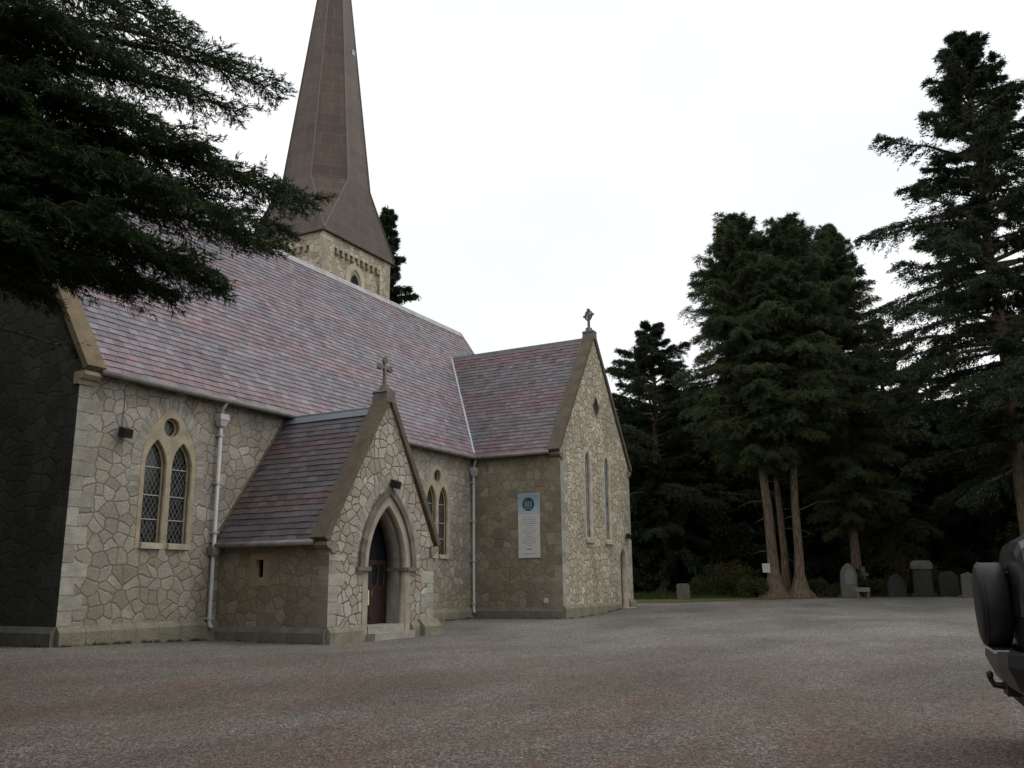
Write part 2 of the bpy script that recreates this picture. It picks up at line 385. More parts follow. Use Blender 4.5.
def tag(o, label=None, cat=None, group=None, kind=None):
    if label: o['label'] = label
    if cat: o['category'] = cat
    if group: o['group'] = group
    if kind: o['kind'] = kind
    return o
def empty(name, loc=(0, 0, 0), rz=0, label=None, cat=None, group=None):
    o = bpy.data.objects.new(name, None); COL.objects.link(o); o.location = loc; o.rotation_euler.z = rz
    o.empty_display_size = .3; return tag(o, label, cat, group)
def copy_tree(o, parent=None):
    c = o.copy(); COL.objects.link(c)
    if parent: c.parent = parent
    for ch in [x for x in bpy.data.objects if x.parent == o]: copy_tree(ch, c)
    return c

# ---------------------------------------------------------------- ground
_cp = [(-13.5, -19, -.2), (-6, -12, -.18), (0, 0, -.01), (-3, 0, .0), (4.7, -4, -.19), (9.8, -4, -.19), (14, -1, -.11), (18.5, 0, -.10), (18.5, -4.2, -.09), (26.4, -4.2, .08), (5, -15, -.18), (20, -15, -.05)]
def gz(x, y):
    d = (x-CAM.x)*math.cos(YAW) + (y-CAM.y)*math.sin(YAW)
    far = min(1, max(0, (d-36)/14)); far = .30*far*far*(3-2*far)
    s = wsum = 0
    for a, b, c in _cp:
        q = 1/(((x-a)**2+(y-b)**2)+1.5)**1.5; s += q*c; wsum += q
    s += .00002*(.12 if d > 30 else -.1); wsum += .00002
    return s/wsum*(1-far/.30) + far
def grid(name, xs, ys, off, mat, keep=None):
    v = [(x, y, gz(x, y)+off) for x in xs for y in ys]; m = len(ys); f = []
    for i in range(len(xs)-1):
        for j in range(m-1):
            f.append((i*m+j, (i+1)*m+j, (i+1)*m+j+1, i*m+j+1))
    me = bpy.data.meshes.new(name); me.from_pydata(v, [], f); return link(name, me, mat, smooth=True)
axis = sorted(set([-700, -450, -250, -160, -110] + list(range(-80, 121, 4)) + [150, 200, 300, 450, 700]))
tag(grid('ground', axis, axis, -.07, M['ground']), kind='structure')
F2 = Vector((math.cos(YAW), math.sin(YAW))); L2 = Vector((-F2.y, F2.x))
def fan(name, rows, off, mat, step=2.0):
    """sheet over rows (forward distance, left, right) in ground coordinates, following the ground"""
    v, f = [], []; m = 24
    for d, a, b in rows:
        for j in range(m+1):
            q = Vector((CAM.x, CAM.y)) + F2*d + L2*(a+(b-a)*j/m); v.append((q.x, q.y, gz(q.x, q.y)+off))
    for i in range(len(rows)-1):
        for j in range(m): k = i*(m+1)+j; f.append((k, k+1, k+m+2, k+m+1))
    me = bpy.data.meshes.new(name); me.from_pydata(v, [], f)
    bm = bmesh.new(); bm.from_mesh(me); bmesh.ops.recalc_face_normals(bm, faces=bm.faces); bm.to_mesh(me); bm.free()
    return link(name, me, mat, smooth=True)
rows = [(-14+1.5*i, 40, -32) for i in range(42)] + [(49.3, 38, -32)]
tag(fan('gravel_forecourt', rows, .004, M['gravel']), kind='structure')
rg = random.Random(3)
vr = []
for i in range(13):
    d = 45.5+i*.5; vr.append((d, -4.0 + .4*math.sin(i*1.7), -8.0-i*1.05 + rg.uniform(-.9, .9)))
tag(fan('grass_verge', vr, .022, M['grass']), kind='structure')

# ---------------------------------------------------------------- church
He, Hr, W, Xn, X1, Lt, TW = 6.44, 14.374, 4.961, 25.675, 18.63, -4.078, 7.708
XT2 = X1+TW; XM = X1+TW/2; HT, HTR = 12.32, 12.07
PA, PB, PY, HP, HPA, HPR = 4.772, 9.666, -3.888, 2.40, 6.76, 6.31; PM = (PA+PB)/2
CH = empty('church', (0, 0, 0), 0, 'rubble stone country church with purple slate roof, gabled porch and tall brown spire', 'church')
X_, Y_, Z_ = Vector((1, 0, 0)), Vector((0, 1, 0)), Vector((0, 0, 1))
GB = -.7   # walls run below ground

# nave south wall (faces -Y)
w1 = arch(2.84, .90, 2.25, 4.35, 5.98); w2 = arch(15.93, .90, 2.25, 4.35, 5.98)
porch_in = [(PA+.7, GB), (PB-.7, GB), (PB-.7, 2.6), (PM, 5.4), (PA+.7, 2.6)]
panel('nave_wall', [(.006, GB), (Xn, GB), (Xn, 6.72), (.006, 6.72)], [w1, w2], (0, 0, 0), X_, -Y_, .6, M['rub_nave'], CH)
# west gable wall
panel('west_wall', [(.602, GB), (2*W, GB), (2*W, He), (W, Hr-.12), (.602, He+.80)], [], (0, 0, 0), Y_, -X_, .597, M['rub_west_shade'], CH)
mb = MB()
mb.box((.6, 2*W-.6, GB), (Xn, 2*W, He)); mb.build('north_wall', M['rub_nave'], CH)
panel('east_wall', [(.602, GB), (2*W-.602, GB), (2*W-.602, He), (W, Hr-.15), (.602, He+.8)], [], (Xn-.01, 0, 0), Y_, X_, .6, M['rub_nave'], CH)

def slates(name, O, U, V, rngf, slope, mat, parent, course=.215, wid=.30, seed=1, bandf=None):
    """real overlapping slates in one mesh. O eave corner, U along eave, V up the slope"""
    rs = random.Random(seed); O, U, V = Vector(O), Vector(U).normalized(), Vector(V).normalized(); Nn = U.cross(V)
    if Nn.z < 0: Nn = -Nn
    v, f, ti, sh = [], [], [], []
    nc = int(slope/course)+1; bands = [rs.random() for _ in range(nc+8)]
    for c in range(nc):
        v0 = c*course; v1 = min(slope, v0+course*1.35)
        if v1-v0 < .05: continue
        lo, hi = rngf(min(slope, v0+course*.5)); u = lo - (wid/2 if c % 2 else 0) - rs.random()*.03
        bb = sum(bands[c:c+6])/6 if bandf is None else bandf(c/nc)
        while u < hi:
            ww = wid*rs.uniform(.85, 1.15); a, b = max(u+.004, lo), min(u+ww-.004, hi); u += ww
            if b-a < .03: continue
            th = .012; l = rs.uniform(.018, .027); dz = rs.uniform(-.012, .012)
            tw = rs.uniform(-.004, .004)
            p = [O+U*a+V*(v0+dz)+Nn*(l+th+tw), O+U*b+V*(v0+dz)+Nn*(l+th-tw), O+U*b+V*v1+Nn*.006, O+U*a+V*v1+Nn*.006]
            q = [O+U*a+V*(v0+dz)+Nn*l*.2, O+U*b+V*(v0+dz)+Nn*l*.2]
            k = len(v); v += [tuple(x) for x in p+q]; f += [(k, k+1, k+2, k+3), (k+4, k+5, k+1, k), (k+4, k, k+3), (k+5, k+2, k+1)]
            x = bb + rs.gauss(0, .20)+.07*math.sin(a*.43+seed+1.1*math.sin(c*.31))+.10*math.sin(a*1.9+c*.9); t = max(0, min(1, x)); s = max(0, min(1, rs.gauss(.5, .2)))
            if rs.random() < .02: s = 1.0; t = 0
            ti += [t]*4; sh += [s]*4
    me = bpy.data.meshes.new(name); me.from_pydata(v, [], f)
    for nm, arr in (('tint', ti), ('shade', sh)):
        at_ = me.attributes.new(nm, 'FLOAT', 'FACE'); at_.data.foreach_set('value', arr)
    return link(name, me, mat, parent)

def deck(name, pts, down, parent, mat=None):
    pts = [Vector(p) for p in pts]; n = (pts[1]-pts[0]).cross(pts[2]-pts[0]).normalized()
    if n.z < 0: n = -n
    m = len(pts); MB().add(pts+[p-n*down for p in pts], [tuple(range(m)), tuple(range(m, 2*m))[::-1]]+[(i, (i+1) % m, m+(i+1) % m, m+i) for i in range(m)]).build(name, mat or M['deck'], parent)

# nave roof
ey, ez = -.28, He+.02
sN = Vector((0, W-ey, Hr-ez)); slN = sN.length
def nband(t): return .48+.22*math.sin(t*21+.9)+.12*math.sin(t*47)
rf = slates('nave_roof', (0, ey, ez), X_, sN, lambda v: (.36, Xn+.12), slN, M['slate'], CH, seed=5, bandf=nband)
deck('roof_deck', [(.1, ey+.03, ez-.01), (Xn+.08, ey+.03, ez-.01), (Xn+.08, W, Hr-.03), (.1, W, Hr-.03)], .12, rf)
sNn = Vector((0, -(W-ey), Hr-ez))
slates('nave_roof', (0, 2*W-ey, ez), X_, sNn, lambda v: (.36, Xn+.12), slN, M['slate'], CH, seed=6, course=.5, wid=.6)
deck('roof_deck', [(.1, 2*W-ey-.03, ez-.01), (Xn+.08, 2*W-ey-.03, ez-.01), (Xn+.08, W+.002, Hr-.03), (.1, W+.002, Hr-.03)], .12, rf)
mb = MB(); mb.prism([(-.17, -.20), (-.20, -.22), (0, .10), (.20, -.22), (.17, -.20), (0, .03)], (.4, W, Hr), Y_, Z_, X_, 0, Xn-.25); mb.build('ridge_tiles', M['ridge'], rf)
# east verge: pale barge strip on slope end
mb = MB(); dv = sN.normalized(); nv = X_.cross(dv)
mb.prism([(0, -.14), (slN+.05, -.14), (slN+.05, .06), (0, .06)], (Xn+.10, ey, ez), dv, nv, X_, 0, .10); mb.build('verge', M['ridge'], rf)

# transept
LA = [arch(XM-1.07, .42, 3.0, 6.25, 6.95), arch(XM+1.09, .42, 3.0, 6.25, 6.95)]
dia = [(XM+.1, 8.35), (XM+.52, 8.9), (XM+.1, 9.45), (XM-.32, 8.9)]
dT = arch(25.20, .52, .09, 2.25, 3.02)
panel('transept_gable_wall', [(X1, GB), (XT2, GB), (XT2, 6.45), (XM, HT-.14), (X1, 6.45)], LA+[dia, dT], (0, Lt, 0), X_, -Y_, .55, M['rub_gable'], CH)
panel('transept_side_wall', [(.003, GB), (-Lt-.552, GB), (-Lt-.552, 6.62), (.003, 6.62)], [], (X1, 0, 0), -Y_, -X_, .5, M['rub_side_shade'], CH)
MB().box((XT2-.5, Lt+.552, GB), (XT2, -.003, 6.4)).build('transept_side_wall', M['rub_gable'], CH)
ex, exz = X1-.25, He+.02
sT = Vector((XM-ex, 0, HTR-exz)); slT = sT.length; tN = (Hr-ez)/(W-ey)
def tr_rng(v):   # U = +Y ; from behind the coping back to the valley
    z = exz+(HTR-exz)*v/slT; return (.34, -Lt + ey + (z-ez)/tN + .05)
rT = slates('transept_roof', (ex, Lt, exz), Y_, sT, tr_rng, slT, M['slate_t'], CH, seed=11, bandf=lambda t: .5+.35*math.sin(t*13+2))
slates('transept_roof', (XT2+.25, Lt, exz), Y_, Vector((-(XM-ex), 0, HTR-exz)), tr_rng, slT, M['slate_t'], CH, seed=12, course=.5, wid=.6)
yv = ey + (HTR-ez)/tN
deck('roof_deck', [(ex+.03, Lt+.2, exz-.01), (ex+.03, ey, exz-.01), (XM, yv, HTR-.03), (XM, Lt+.2, HTR-.03)], .1, rT)
deck('roof_deck', [(XT2+.22, Lt+.2, exz-.01), (XT2+.22, ey, exz-.01), (XM+.002, yv, HTR-.03), (XM+.002, Lt+.2, HTR-.03)], .1, rT)
MB().prism([(-.13, -.17), (0, .07), (.13, -.17), (0, .0)], (XM, Lt+.4, HTR+.01), X_, Z_, Y_, 0, yv-Lt-.3).build('ridge_tiles', M['ridge_dk'], rT)
# valley lead between the two roofs
va, vb = Vector((ex, ey, exz)), Vector((XM, yv, HTR)); vd = (vb-va); vl = vd.length; vd.normalize()
nb = (sN.normalized().cross(X_)*-1).normalized()
side = X_.cross(sN).cross(vd); side = (X_ - vd*X_.dot(vd)).normalized()
mb = MB(); na = X_.cross(sN).normalized()
u_ = vd.cross(na).normalized()
if u_.x > 0: u_ = -u_
mb.prism([(-.01, .035), (.13, .035), (.13, .055), (-.01, .055)], va, u_, na, vd, .15, vl); mb.build('valley_lead', mat_plain('bright_lead', (.42, .46, .50), .5, .4), rT)

# porch
dop = arch(7.31, 1.13, GB, 1.77, 3.80)
panel('porch_gable_wall', [(PA, GB), (PB, GB), (PB, 2.45), (PM, HPA-.14), (PA, 2.45)], [dop], (0, PY, 0), X_, -Y_, .5, M['rub_porch'], CH)
slit = [(1.38, 1.52), (1.66, 1.52), (1.66, 1.98), (1.38, 1.98)]
big = [(1.16, 1.30), (1.88, 1.30), (1.88, 2.14), (1.16, 2.14)]
panel('porch_side_wall', [(.003, GB), (-PY-.502, GB), (-PY-.502, 2.62), (.003, 2.62)], [big], (PA, 0, 0), -Y_, -X_, .45, M['rub_side_shade'], CH)
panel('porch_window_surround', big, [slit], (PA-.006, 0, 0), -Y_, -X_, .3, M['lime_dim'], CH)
MB().box((PA+.29, -1.7, 1.48), (PA+.32, -1.34, 2.0)).build('pane', M['glass_plain'], CH)
MB().box((PB-.45, PY+.502, GB), (PB, -.003, 2.4)).build('porch_side_wall', M['rub_porch'], CH)
px, pz = PA-.25, HP+.02
sP = Vector((PM-px, 0, HPR-pz)); slP = sP.length
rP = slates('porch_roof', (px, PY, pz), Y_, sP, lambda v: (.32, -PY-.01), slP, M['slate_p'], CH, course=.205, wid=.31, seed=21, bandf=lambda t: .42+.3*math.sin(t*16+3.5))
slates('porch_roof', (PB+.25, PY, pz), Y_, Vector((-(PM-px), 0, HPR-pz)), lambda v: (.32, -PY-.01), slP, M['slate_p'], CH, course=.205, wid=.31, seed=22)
deck('roof_deck', [(px+.03, PY+.2, pz-.01), (px+.03, -.004, pz-.01), (PM, -.004, HPR-.03), (PM, PY+.2, HPR-.03)], .09, rP)
deck('roof_deck', [(PB+.22, PY+.2, pz-.01), (PB+.22, -.004, pz-.01), (PM+.002, -.004, HPR-.03), (PM+.002, PY+.2, HPR-.03)], .09, rP)
mb = MB(); a_ = sP.normalized(); nP = Y_.cross(a_)*-1
if nP.z < 0: nP = -nP
mb.prism([(slP-.24, .042), (slP+.02, .042), (slP+.02, .06), (slP-.24, .06)], (px, PY+.4, pz), a_, nP, Y_, 0, -PY-.41)
a2 = Vector((-a_.x, 0, a_.z)); n2 = Vector((-nP.x, 0, nP.z)); mb.prism([(slP-.24, .042), (slP+.02, .042), (slP+.02, .06), (slP-.24, .06)], (PB+.25, PY+.4, pz), a2, n2, Y_, 0, -PY-.41)
mb.tube([(PM, PY+.4, HPR+.07), (PM, -.02, HPR+.07)], .045, 8); mb.build('ridge_lead', M['lead'], rP)
# sloping lead where the porch roof meets the nave wall
MB().prism([(0, .04), (slP, .04), (slP, .09), (0, .09)], (px, -.003, pz), a_, nP, -Y_, 0, .05).build('flashing', M['coping'], rP)

# gable copings with kneelers
def coping(apex, foot, y0, depth, proud, mat, name='coping', axis='x', thick=.17, kz=.34, kmat=None, knee=True):
    """coping on both slopes. apex/foot: (u,z) half coordinates; runs along U, lies from plane -proud to depth"""
    mb = MB(); kns = []
    for sgn in (-1, 1):
        cu, az = apex; hu, fz = foot
        fu = cu+sgn*hu; d = Vector((cu-fu, az-fz)); l = d.length; d.normalize(); n = Vector((-d.y, d.x))
        if n.y < 0: n = -n
        pts = [Vector((fu, fz)) - n*thick*.4, Vector((fu, fz))+n*thick*.6, Vector((cu, az))+Vector((0, thick*.6/abs(n.y))), Vector((cu, az))-Vector((0, thick*.4/abs(n.y)))]
        if sgn == 1: pts = pts[::-1]
        O = Vector((0, y0, 0)) if axis == 'x' else Vector((y0, 0, 0)); U = X_ if axis == 'x' else Y_; N = Y_ if axis == 'x' else X_
        mb.prism([tuple(p) for p in pts], O, U, Z_, N, -proud, depth-(.0015 if sgn == 1 else 0))
        wu = fu-sgn*.42   # kneeler: stepped corbel block at the foot
        if knee:
            b0, b1 = fu-sgn*.02, wu
            kn = MB(); kns.append(kn); kn.prism([(b0, fz-.06), (b1, fz-.06), (b1, fz-kz), (b0+(b1-b0)*.6, fz-kz), (b0+(b1-b0)*.5, fz-kz*.72), (b0+(b1-b0)*.25, fz-kz*.66), (b0, fz-kz*.42)], O, U, Z_, N, -proud+.02, depth-.03)
    c = mb.build(name, mat, CH)
    for kn in kns: kn.build('kneeler', kmat or M['quoin'], c)
    return c
coping((XM, HT-.06), (TW/2+.22, He+.02), Lt, .42, .09, M['coping'], kmat=M['hood'])
coping((PM, HPA-.06), (2.447+.22, HP+.05), PY, .40, .09, M['coping'], kmat=M['quoin_shade'])
coping((W, Hr+.12), (W+.30, He+.02), 0, .42, .11, M['coping_tan'], axis='y', kz=.36, kmat=M['lime'])

# plinths (ledge and splay)
def plinth(name, path, z0, mat, zl=.295, zs=.434):
    mb = MB(); sweep(mb, path, [(-.05, z0+GB), (.12, z0+GB), (.12, z0+zl), (.012, z0+zs), (-.05, z0+zs)]); return mb.build(name, mat, CH)
plinth('plinth', [(0, 2*W), (0, .0)], 0, M['plinth_shade'])
plinth('plinth', [(.0, 0), (PA, 0)], 0, M['plinth'])
plinth('plinth', [(PA, -.1), (PA, PY)], -.19, M['plinth_shade'])
plinth('plinth', [(PA, PY), (7.31-1.15, PY)], -.19, M['plinth'])
plinth('plinth', [(7.31+1.15, PY), (PB, PY), (PB, -.1)], -.19, M['plinth'])
plinth('plinth', [(PB, 0), (X1, 0)], -.10, M['plinth'])
plinth('plinth', [(X1, -.1), (X1, Lt)], -.09, M['plinth_shade'])
plinth('plinth', [(X1, Lt), (25.20-.56, Lt)], 0, M['plinth'])
plinth('plinth', [(25.20+.56, Lt), (XT2, Lt), (XT2, -.1)], .06, M['plinth'])
MB().prism([(0, -.5), (.26, -.5), (.26, .08), (.05, .30), (0, .30)], (PB-.80, PY, 0), -Y_, Z_, X_, 0, .93).build('buttress_foot', M['plinth'], CH)

MB().box((-.0035, .008, .44), (.0045, .66, 6.74)).build('quoin_backing', M['rub_west_shade'], CH)
MB().box((X1-.0035, Lt+.008, .34), (X1+.0045, Lt+.553, He-.05)).build('quoin_backing', M['rub_side_shade'], CH)
MB().box((PA-.0035, PY+.008, .24), (PA+.0045, PY+.503, HP+.02)).build('quoin_backing', M['rub_side_shade'], CH)
# quoins: alternating long and short blocks, slightly proud
def quoins(name, corner, dirs, z0, z1, mats, course=.36, seed=1):
    rs = random.Random(seed)
    for (U, N), mt in zip(dirs, mats):
        mb = MB(); z = z0; i = 0 if mt is mats[0] else 1
        U, N = Vector(U), Vector(N)
        while z < z1-.1:
            h = min(course*rs.uniform(.8, 1.15), z1-z); l = (.62 if i % 2 else .34)*rs.uniform(.85, 1.1); i += 1
            mb.prism([(-.009, .006), (l, .006), (l, h-.012), (-.009, h-.012)], Vector(corner)+Vector((0, 0, z)), U, Z_, N, -.02, .011+rs.uniform(0, .004)*0); z += h
        mb.build(name, mt, CH)
quoins('quoins', (0, 0, 0), [(X_, -Y_), (Y_, -X_)], .44, He-.36, [M['quoin'], M['quoin_west_shade']], .4, 1)
quoins('quoins', (X1, Lt, 0), [(X_, -Y_), (Y_, -X_)], .34, He-.34, [M['quoin'], M['quoin_shade']], .42, 2)
quoins('quoins', (XT2, Lt, 0), [(-X_, -Y_)], .45, He-.34, [M['quoin']], .42, 3)
quoins('quoins', (PA, PY, 0), [(X_, -Y_), (Y_, -X_)], .25, HP-.32, [M['quoin'], M['quoin_shade']], .36, 4)
quoins('quoins', (PB, PY, 0), [(-X_, -Y_)], .25, HP-.32, [M['quoin']], .36, 5)

def voussoirs(name, cx, hw, zs, za, off0, off1, O, mat, n=13, legs=0, seed=1):
    rs = random.Random(seed); mb = MB(); a = arch(cx, hw, zs, zs, za, off0, n*4)[1:-1]; b = arch(cx, hw, zs, zs, za, off1, n*4)[1:-1]
    V = lambda p, d: Vector(O)+X_*p[0]+Z_*p[1]-Y_*d
    for i in range(0, len(a)-4, 4):
        e = off1*rs.uniform(-.12, .22)
        for j in range(4):
            if i+j+1 >= len(a): break
            last = j == 3
            p, q, r_, s_ = a[i+j], a[i+j+1], b[i+j+1], b[i+j]
            if last: q = tuple(p[k]+(q[k]-p[k])*.55 for k in (0, 1)); r_ = tuple(s_[k]+(r_[k]-s_[k])*.55 for k in (0, 1))
            ext = lambda w_, z_: tuple(w_[k]+(w_[k]-z_[k])*e for k in (0, 1))
            r2, s2 = ext(r_, q), ext(s_, p)
            mb.hexa([V(p, -.02), V(q, -.02), V(r2, -.02), V(s2, -.02), V(p, .008), V(q, .008), V(r2, .008), V(s2, .008)])
    for sd in (-1, 1):
        z = zs-.02
        for k in range(legs):
            h = rs.uniform(.12, .2); u0 = cx+sd*(hw+off0); u1 = cx+sd*(hw+off1*rs.uniform(.9, 1.3)); mb.box((u0, O[1]-.008, z-h+.012), (u1, O[1]+.02, z)); z -= h
    return mb.build(name, mat, CH)
voussoirs('voussoirs', 2.84, .90, 4.35, 5.98, .02, .30, (0, 0, 0), M['quoin'], 12, 5, 1)
voussoirs('voussoirs', 15.93, .90, 4.35, 5.98, .02, .26, (0, 0, 0), M['quoin'], 12, 0, 2)
voussoirs('voussoirs', 7.31, 1.38, 1.77, 4.10, .02, .24, (0, PY, 0), M['quoin'], 15, 0, 3)

# two-light windows
def lattice_window(cx, z0, zs, za, O, hw=.90):
    o = arch(cx, hw, z0, zs, za, -.004); ll = arch(cx-.425, .345, z0+.11, 4.36, 5.08, 0, 8); lr = arch(cx+.425, .345, z0+.11, 4.36, 5.08, 0, 8); oc = circ(cx+.0, 5.44, .265)
    fr = panel('window', o, [ll, lr, oc], (0, O-.012, 0), X_, -Y_, .14, M['lime'], CH)
    # inner splayed order
    panel('window_order', arch(cx, hw, z0, zs, za, -.02), [arch(cx-.425, .30, z0+.13, 4.36, 5.0, 0, 8), arch(cx+.425, .30, z0+.13, 4.36, 5.0, 0, 8), circ(cx, 5.44, .215)], (0, O+.129, 0), X_, -Y_, .05, M['lime'], fr)
    for c in (cx-.425, cx+.425):
        MB().prism(arch(c, .33, z0+.12, 4.36, 5.06, 0, 8), (0, O+.19, 0), X_, Z_, Y_, 0, .02).build('pane', M['glass'], fr)
    MB().prism(circ(cx, 5.44, .25), (0, O+.19, 0), X_, Z_, Y_, 0, .02).build('pane', M['glass'], fr)
    for c in (cx-.425, cx+.425):
        for z in (3.0, 3.62, 4.35): MB().box((c-.31, O+.160, z), (c+.31, O+.186, z+.022)).build('saddle_bar', M['pipe'], fr)
    for c in (cx-.425, cx+.425): MB().prism([(.0, z0+.0), (.16, z0+.0), (.16, z0+.16), (.0, z0+.135)], (c-.33, O-.09, 0), Y_, Z_, X_, 0, .66).build('sill', M['lime_pale'], fr)
    return fr
lattice_window(2.84, 2.25, 4.35, 5.98, 0)
lattice_window(15.93, 2.25, 4.35, 5.98, 0)
# transept lancets
for k, c in enumerate((XM-1.07, XM+1.09)):
    fr = panel('window', arch(c, .42, 3.0, 6.25, 6.95, -.003), [arch(c, .29, 3.12, 6.25, 6.80, 0, 8)], (0, Lt-.012, 0), X_, -Y_, .16, M['lime_pale'], CH)
    MB().prism(arch(c, .31, 3.1, 6.25, 6.82, 0, 8), (0, Lt+.10, 0), X_, Z_, Y_, 0, .02).build('pane', M['glass_pale'], fr)
    MB().prism([(0, 2.90), (.2, 2.90), (.2, 3.12), (0, 3.05)], (c-.45, Lt-.10, 0), Y_, Z_, X_, 0, .9).build('sill', M['lime_pale'], fr)
fr = panel('diamond_window', dia, [[(XM+.1, 8.46), (XM+.43, 8.9), (XM+.1, 9.34), (XM-.23, 8.9)]], (0, Lt-.012, 0), X_, -Y_, .09, M['hood'], CH)
MB().box((XM-.3, Lt+.05, 8.4), (XM+.5, Lt+.07, 9.4)).build('pane', M['glass'], fr)
fr = panel('side_door_surround', arch(25.20, .52, .09, 2.25, 3.02, -.003), [arch(25.20, .36, .10, 2.25, 2.80, 0, 8)], (0, Lt-.015, 0), X_, -Y_, .35, M['lime_pale'], CH)
MB().prism(arch(25.20, .38, .05, 2.25, 2.83, 0, 8), (0, Lt+.24, 0), X_, Z_, Y_, 0, .06).build('side_door', M['door'], CH)
MB().box((24.7, Lt-.45, -.3), (25.7, Lt+.2, .16)).build('side_step', M['lime_pale'], CH)

# porch doorway: moulded surround, dark hood mould, deep reveal and timber doors
fr = panel('doorway_surround', arch(7.31, 1.13, GB, 1.77, 3.80, -.003), [arch(7.31, .90, GB-.01, 1.77, 3.50, 0)], (0, PY-.02, 0), X_, -Y_, .22, M['lime_pale'], CH)
panel('doorway_order', arch(7.31, 1.12, GB, 1.77, 3.80, -.02), [arch(7.31, .82, GB-.01, 1.77, 3.38, 0)], (0, PY+.201, 0), X_, -Y_, .40, M['plaster'], fr)
mb = MB(); ring(mb, arch(7.31, 1.13, 1.77, 1.77, 3.80, 0)[1:-1], arch(7.31, 1.13, 1.77, 1.77, 3.80, .20)[1:-1], (0, PY, 0), X_, -Y_, -.02, .09)
for sd in (-1, 1): mb.box((7.31+sd*.88, PY-.115, 1.66), (7.31+sd*1.44, PY+.02, 1.768))
mb.build('hood_mould', M['hood'], fr)
for sd in (-1, 1): MB().box((7.31+sd*.805, PY-.05, 1.67), (7.31+sd*.90, PY+.60, 1.765)).build('impost', M['hood'], fr)
dp = PY+.62
MB().prism(arch(7.31, .84, 1.77, 1.77, 3.40, 0), (0, dp+.06, 0), X_, Z_, Y_, 0, .03).build('fanlight', M['glass_plain'], fr)
for sd in (-1, 1):
    x0, x1 = sorted((7.31+sd*.012, 7.31+sd*.83)); px0, px1 = x0+.12, x1-.12; xm = (px0+px1)/2
    d = panel('door', [(x0, .22), (x1, .22), (x1, 1.98), (x0, 1.98)], [[(px0, 1.28), (xm-.03, 1.28), (xm-.03, 1.84), (px0, 1.84)], [(xm+.03, 1.28), (px1, 1.28), (px1, 1.84), (xm+.03, 1.84)]], (0, dp, 0), X_, -Y_, .06, M['door'], CH)
    MB().box((px0-.02, dp+.04, 1.26), (px1+.02, dp+.05, 1.86)).build('pane', M['glass_plain'], d)
    [MB().box((x0+.04, dp-.018, za_), (x1-.04, dp, zb_)).build('rail', M['door'], d) for za_, zb_ in ((1.10, 1.20), (.30, .45))]
    MB().tube([(7.31+sd*.07, dp-.05, .98), (7.31+sd*.07, dp-.05, 1.14)], .014, 8).build('handle', M['gutter'], d)
MB().box((6.46, PY-.02, -.6), (8.16, dp+.3, .20)).build('door_step', M['quoin'], CH)
MB().box((6.38, PY-.32, -.6), (8.26, PY-.022, .01)).build('door_step', M['quoin'], CH)

# gutters, hopper heads and downpipes
def gutter(pts, r=.075, parent=CH): return MB().tube(pts, r, 10).build('gutter', M['gutter'], parent, smooth=True)
gutter([(.34, ey-.05, He-.02), (X1-.3, ey-.05, He-.03)])
gutter([(ex-.05, ey+.0, He-.03), (ex-.05, Lt+.36, He-.02)])
gutter([(px-.05, -.10, HP-.02), (px-.05, PY+.30, HP-.02)])
def downpipe(x, y, top, bot, outx, brs, hopper=True, parent=CH):
    p = MB(); wl = y
    p.tube([(x, wl, top), (x, wl, bot+.12), (x+outx[0]*.4, wl+outx[1]*.4, bot+.03), (x+outx[0], wl+outx[1], bot)], .055, 12)
    o = p.build('downpipe', M['pipe'], parent, smooth=True)
    if hopper:
        h = MB(); h.hexa([(x-.09, wl-.09, top-.02), (x+.09, wl-.09, top-.02), (x+.09, wl+.07, top-.02), (x-.09, wl+.07, top-.02), (x-.16, wl-.13, top+.16), (x+.16, wl-.13, top+.16), (x+.16, wl+.09, top+.16), (x-.16, wl+.09, top+.16)])
        h.box((x-.175, wl-.145, top+.16), (x+.175, wl+.1, top+.24)); h.box((x-.16, wl-.13, top+.24), (x+.16, wl+.09, top+.33)); h.build('hopper_head', M['pipe'], o)
    for z in brs: m = MB(); m.box((x-.10, wl-.065, z-.02), (x+.10, wl+.10, z+.02)); m.tube([(x, wl, z-.045), (x, wl, z+.045)], .068, 12); m.build('bracket', M['pipe'], o)
    return o
d = downpipe(4.44, -.13, 5.72, .22, (0, -.12), [5.45, 4.1, 2.75, .45])
MB().tube([(4.44, ey-.05, He-.04), (4.44, -.16, He-.22), (4.44, -.14, 6.02)], .05, 10).build('swan_neck', M['pipe'], d, smooth=True)
h = MB(); h.hexa([(4.34, -.24, 2.12), (4.52, -.24, 2.12), (4.52, -.05, 2.12), (4.34, -.05, 2.12), (4.28, -.28, 2.34), (4.58, -.28, 2.34), (4.58, -.02, 2.34), (4.28, -.02, 2.34)]); h.build('hopper_head', M['gutter'], d)
d = downpipe(X1-.16, -.16, 5.70, .15, (-.1, -.08), [5.4, 3.8, 2.2, .5])
MB().tube([(X1-.2, ey, He-.06), (X1-.18, -.18, 6.02)], .05, 10).build('swan_neck', M['pipe'], d, smooth=True)

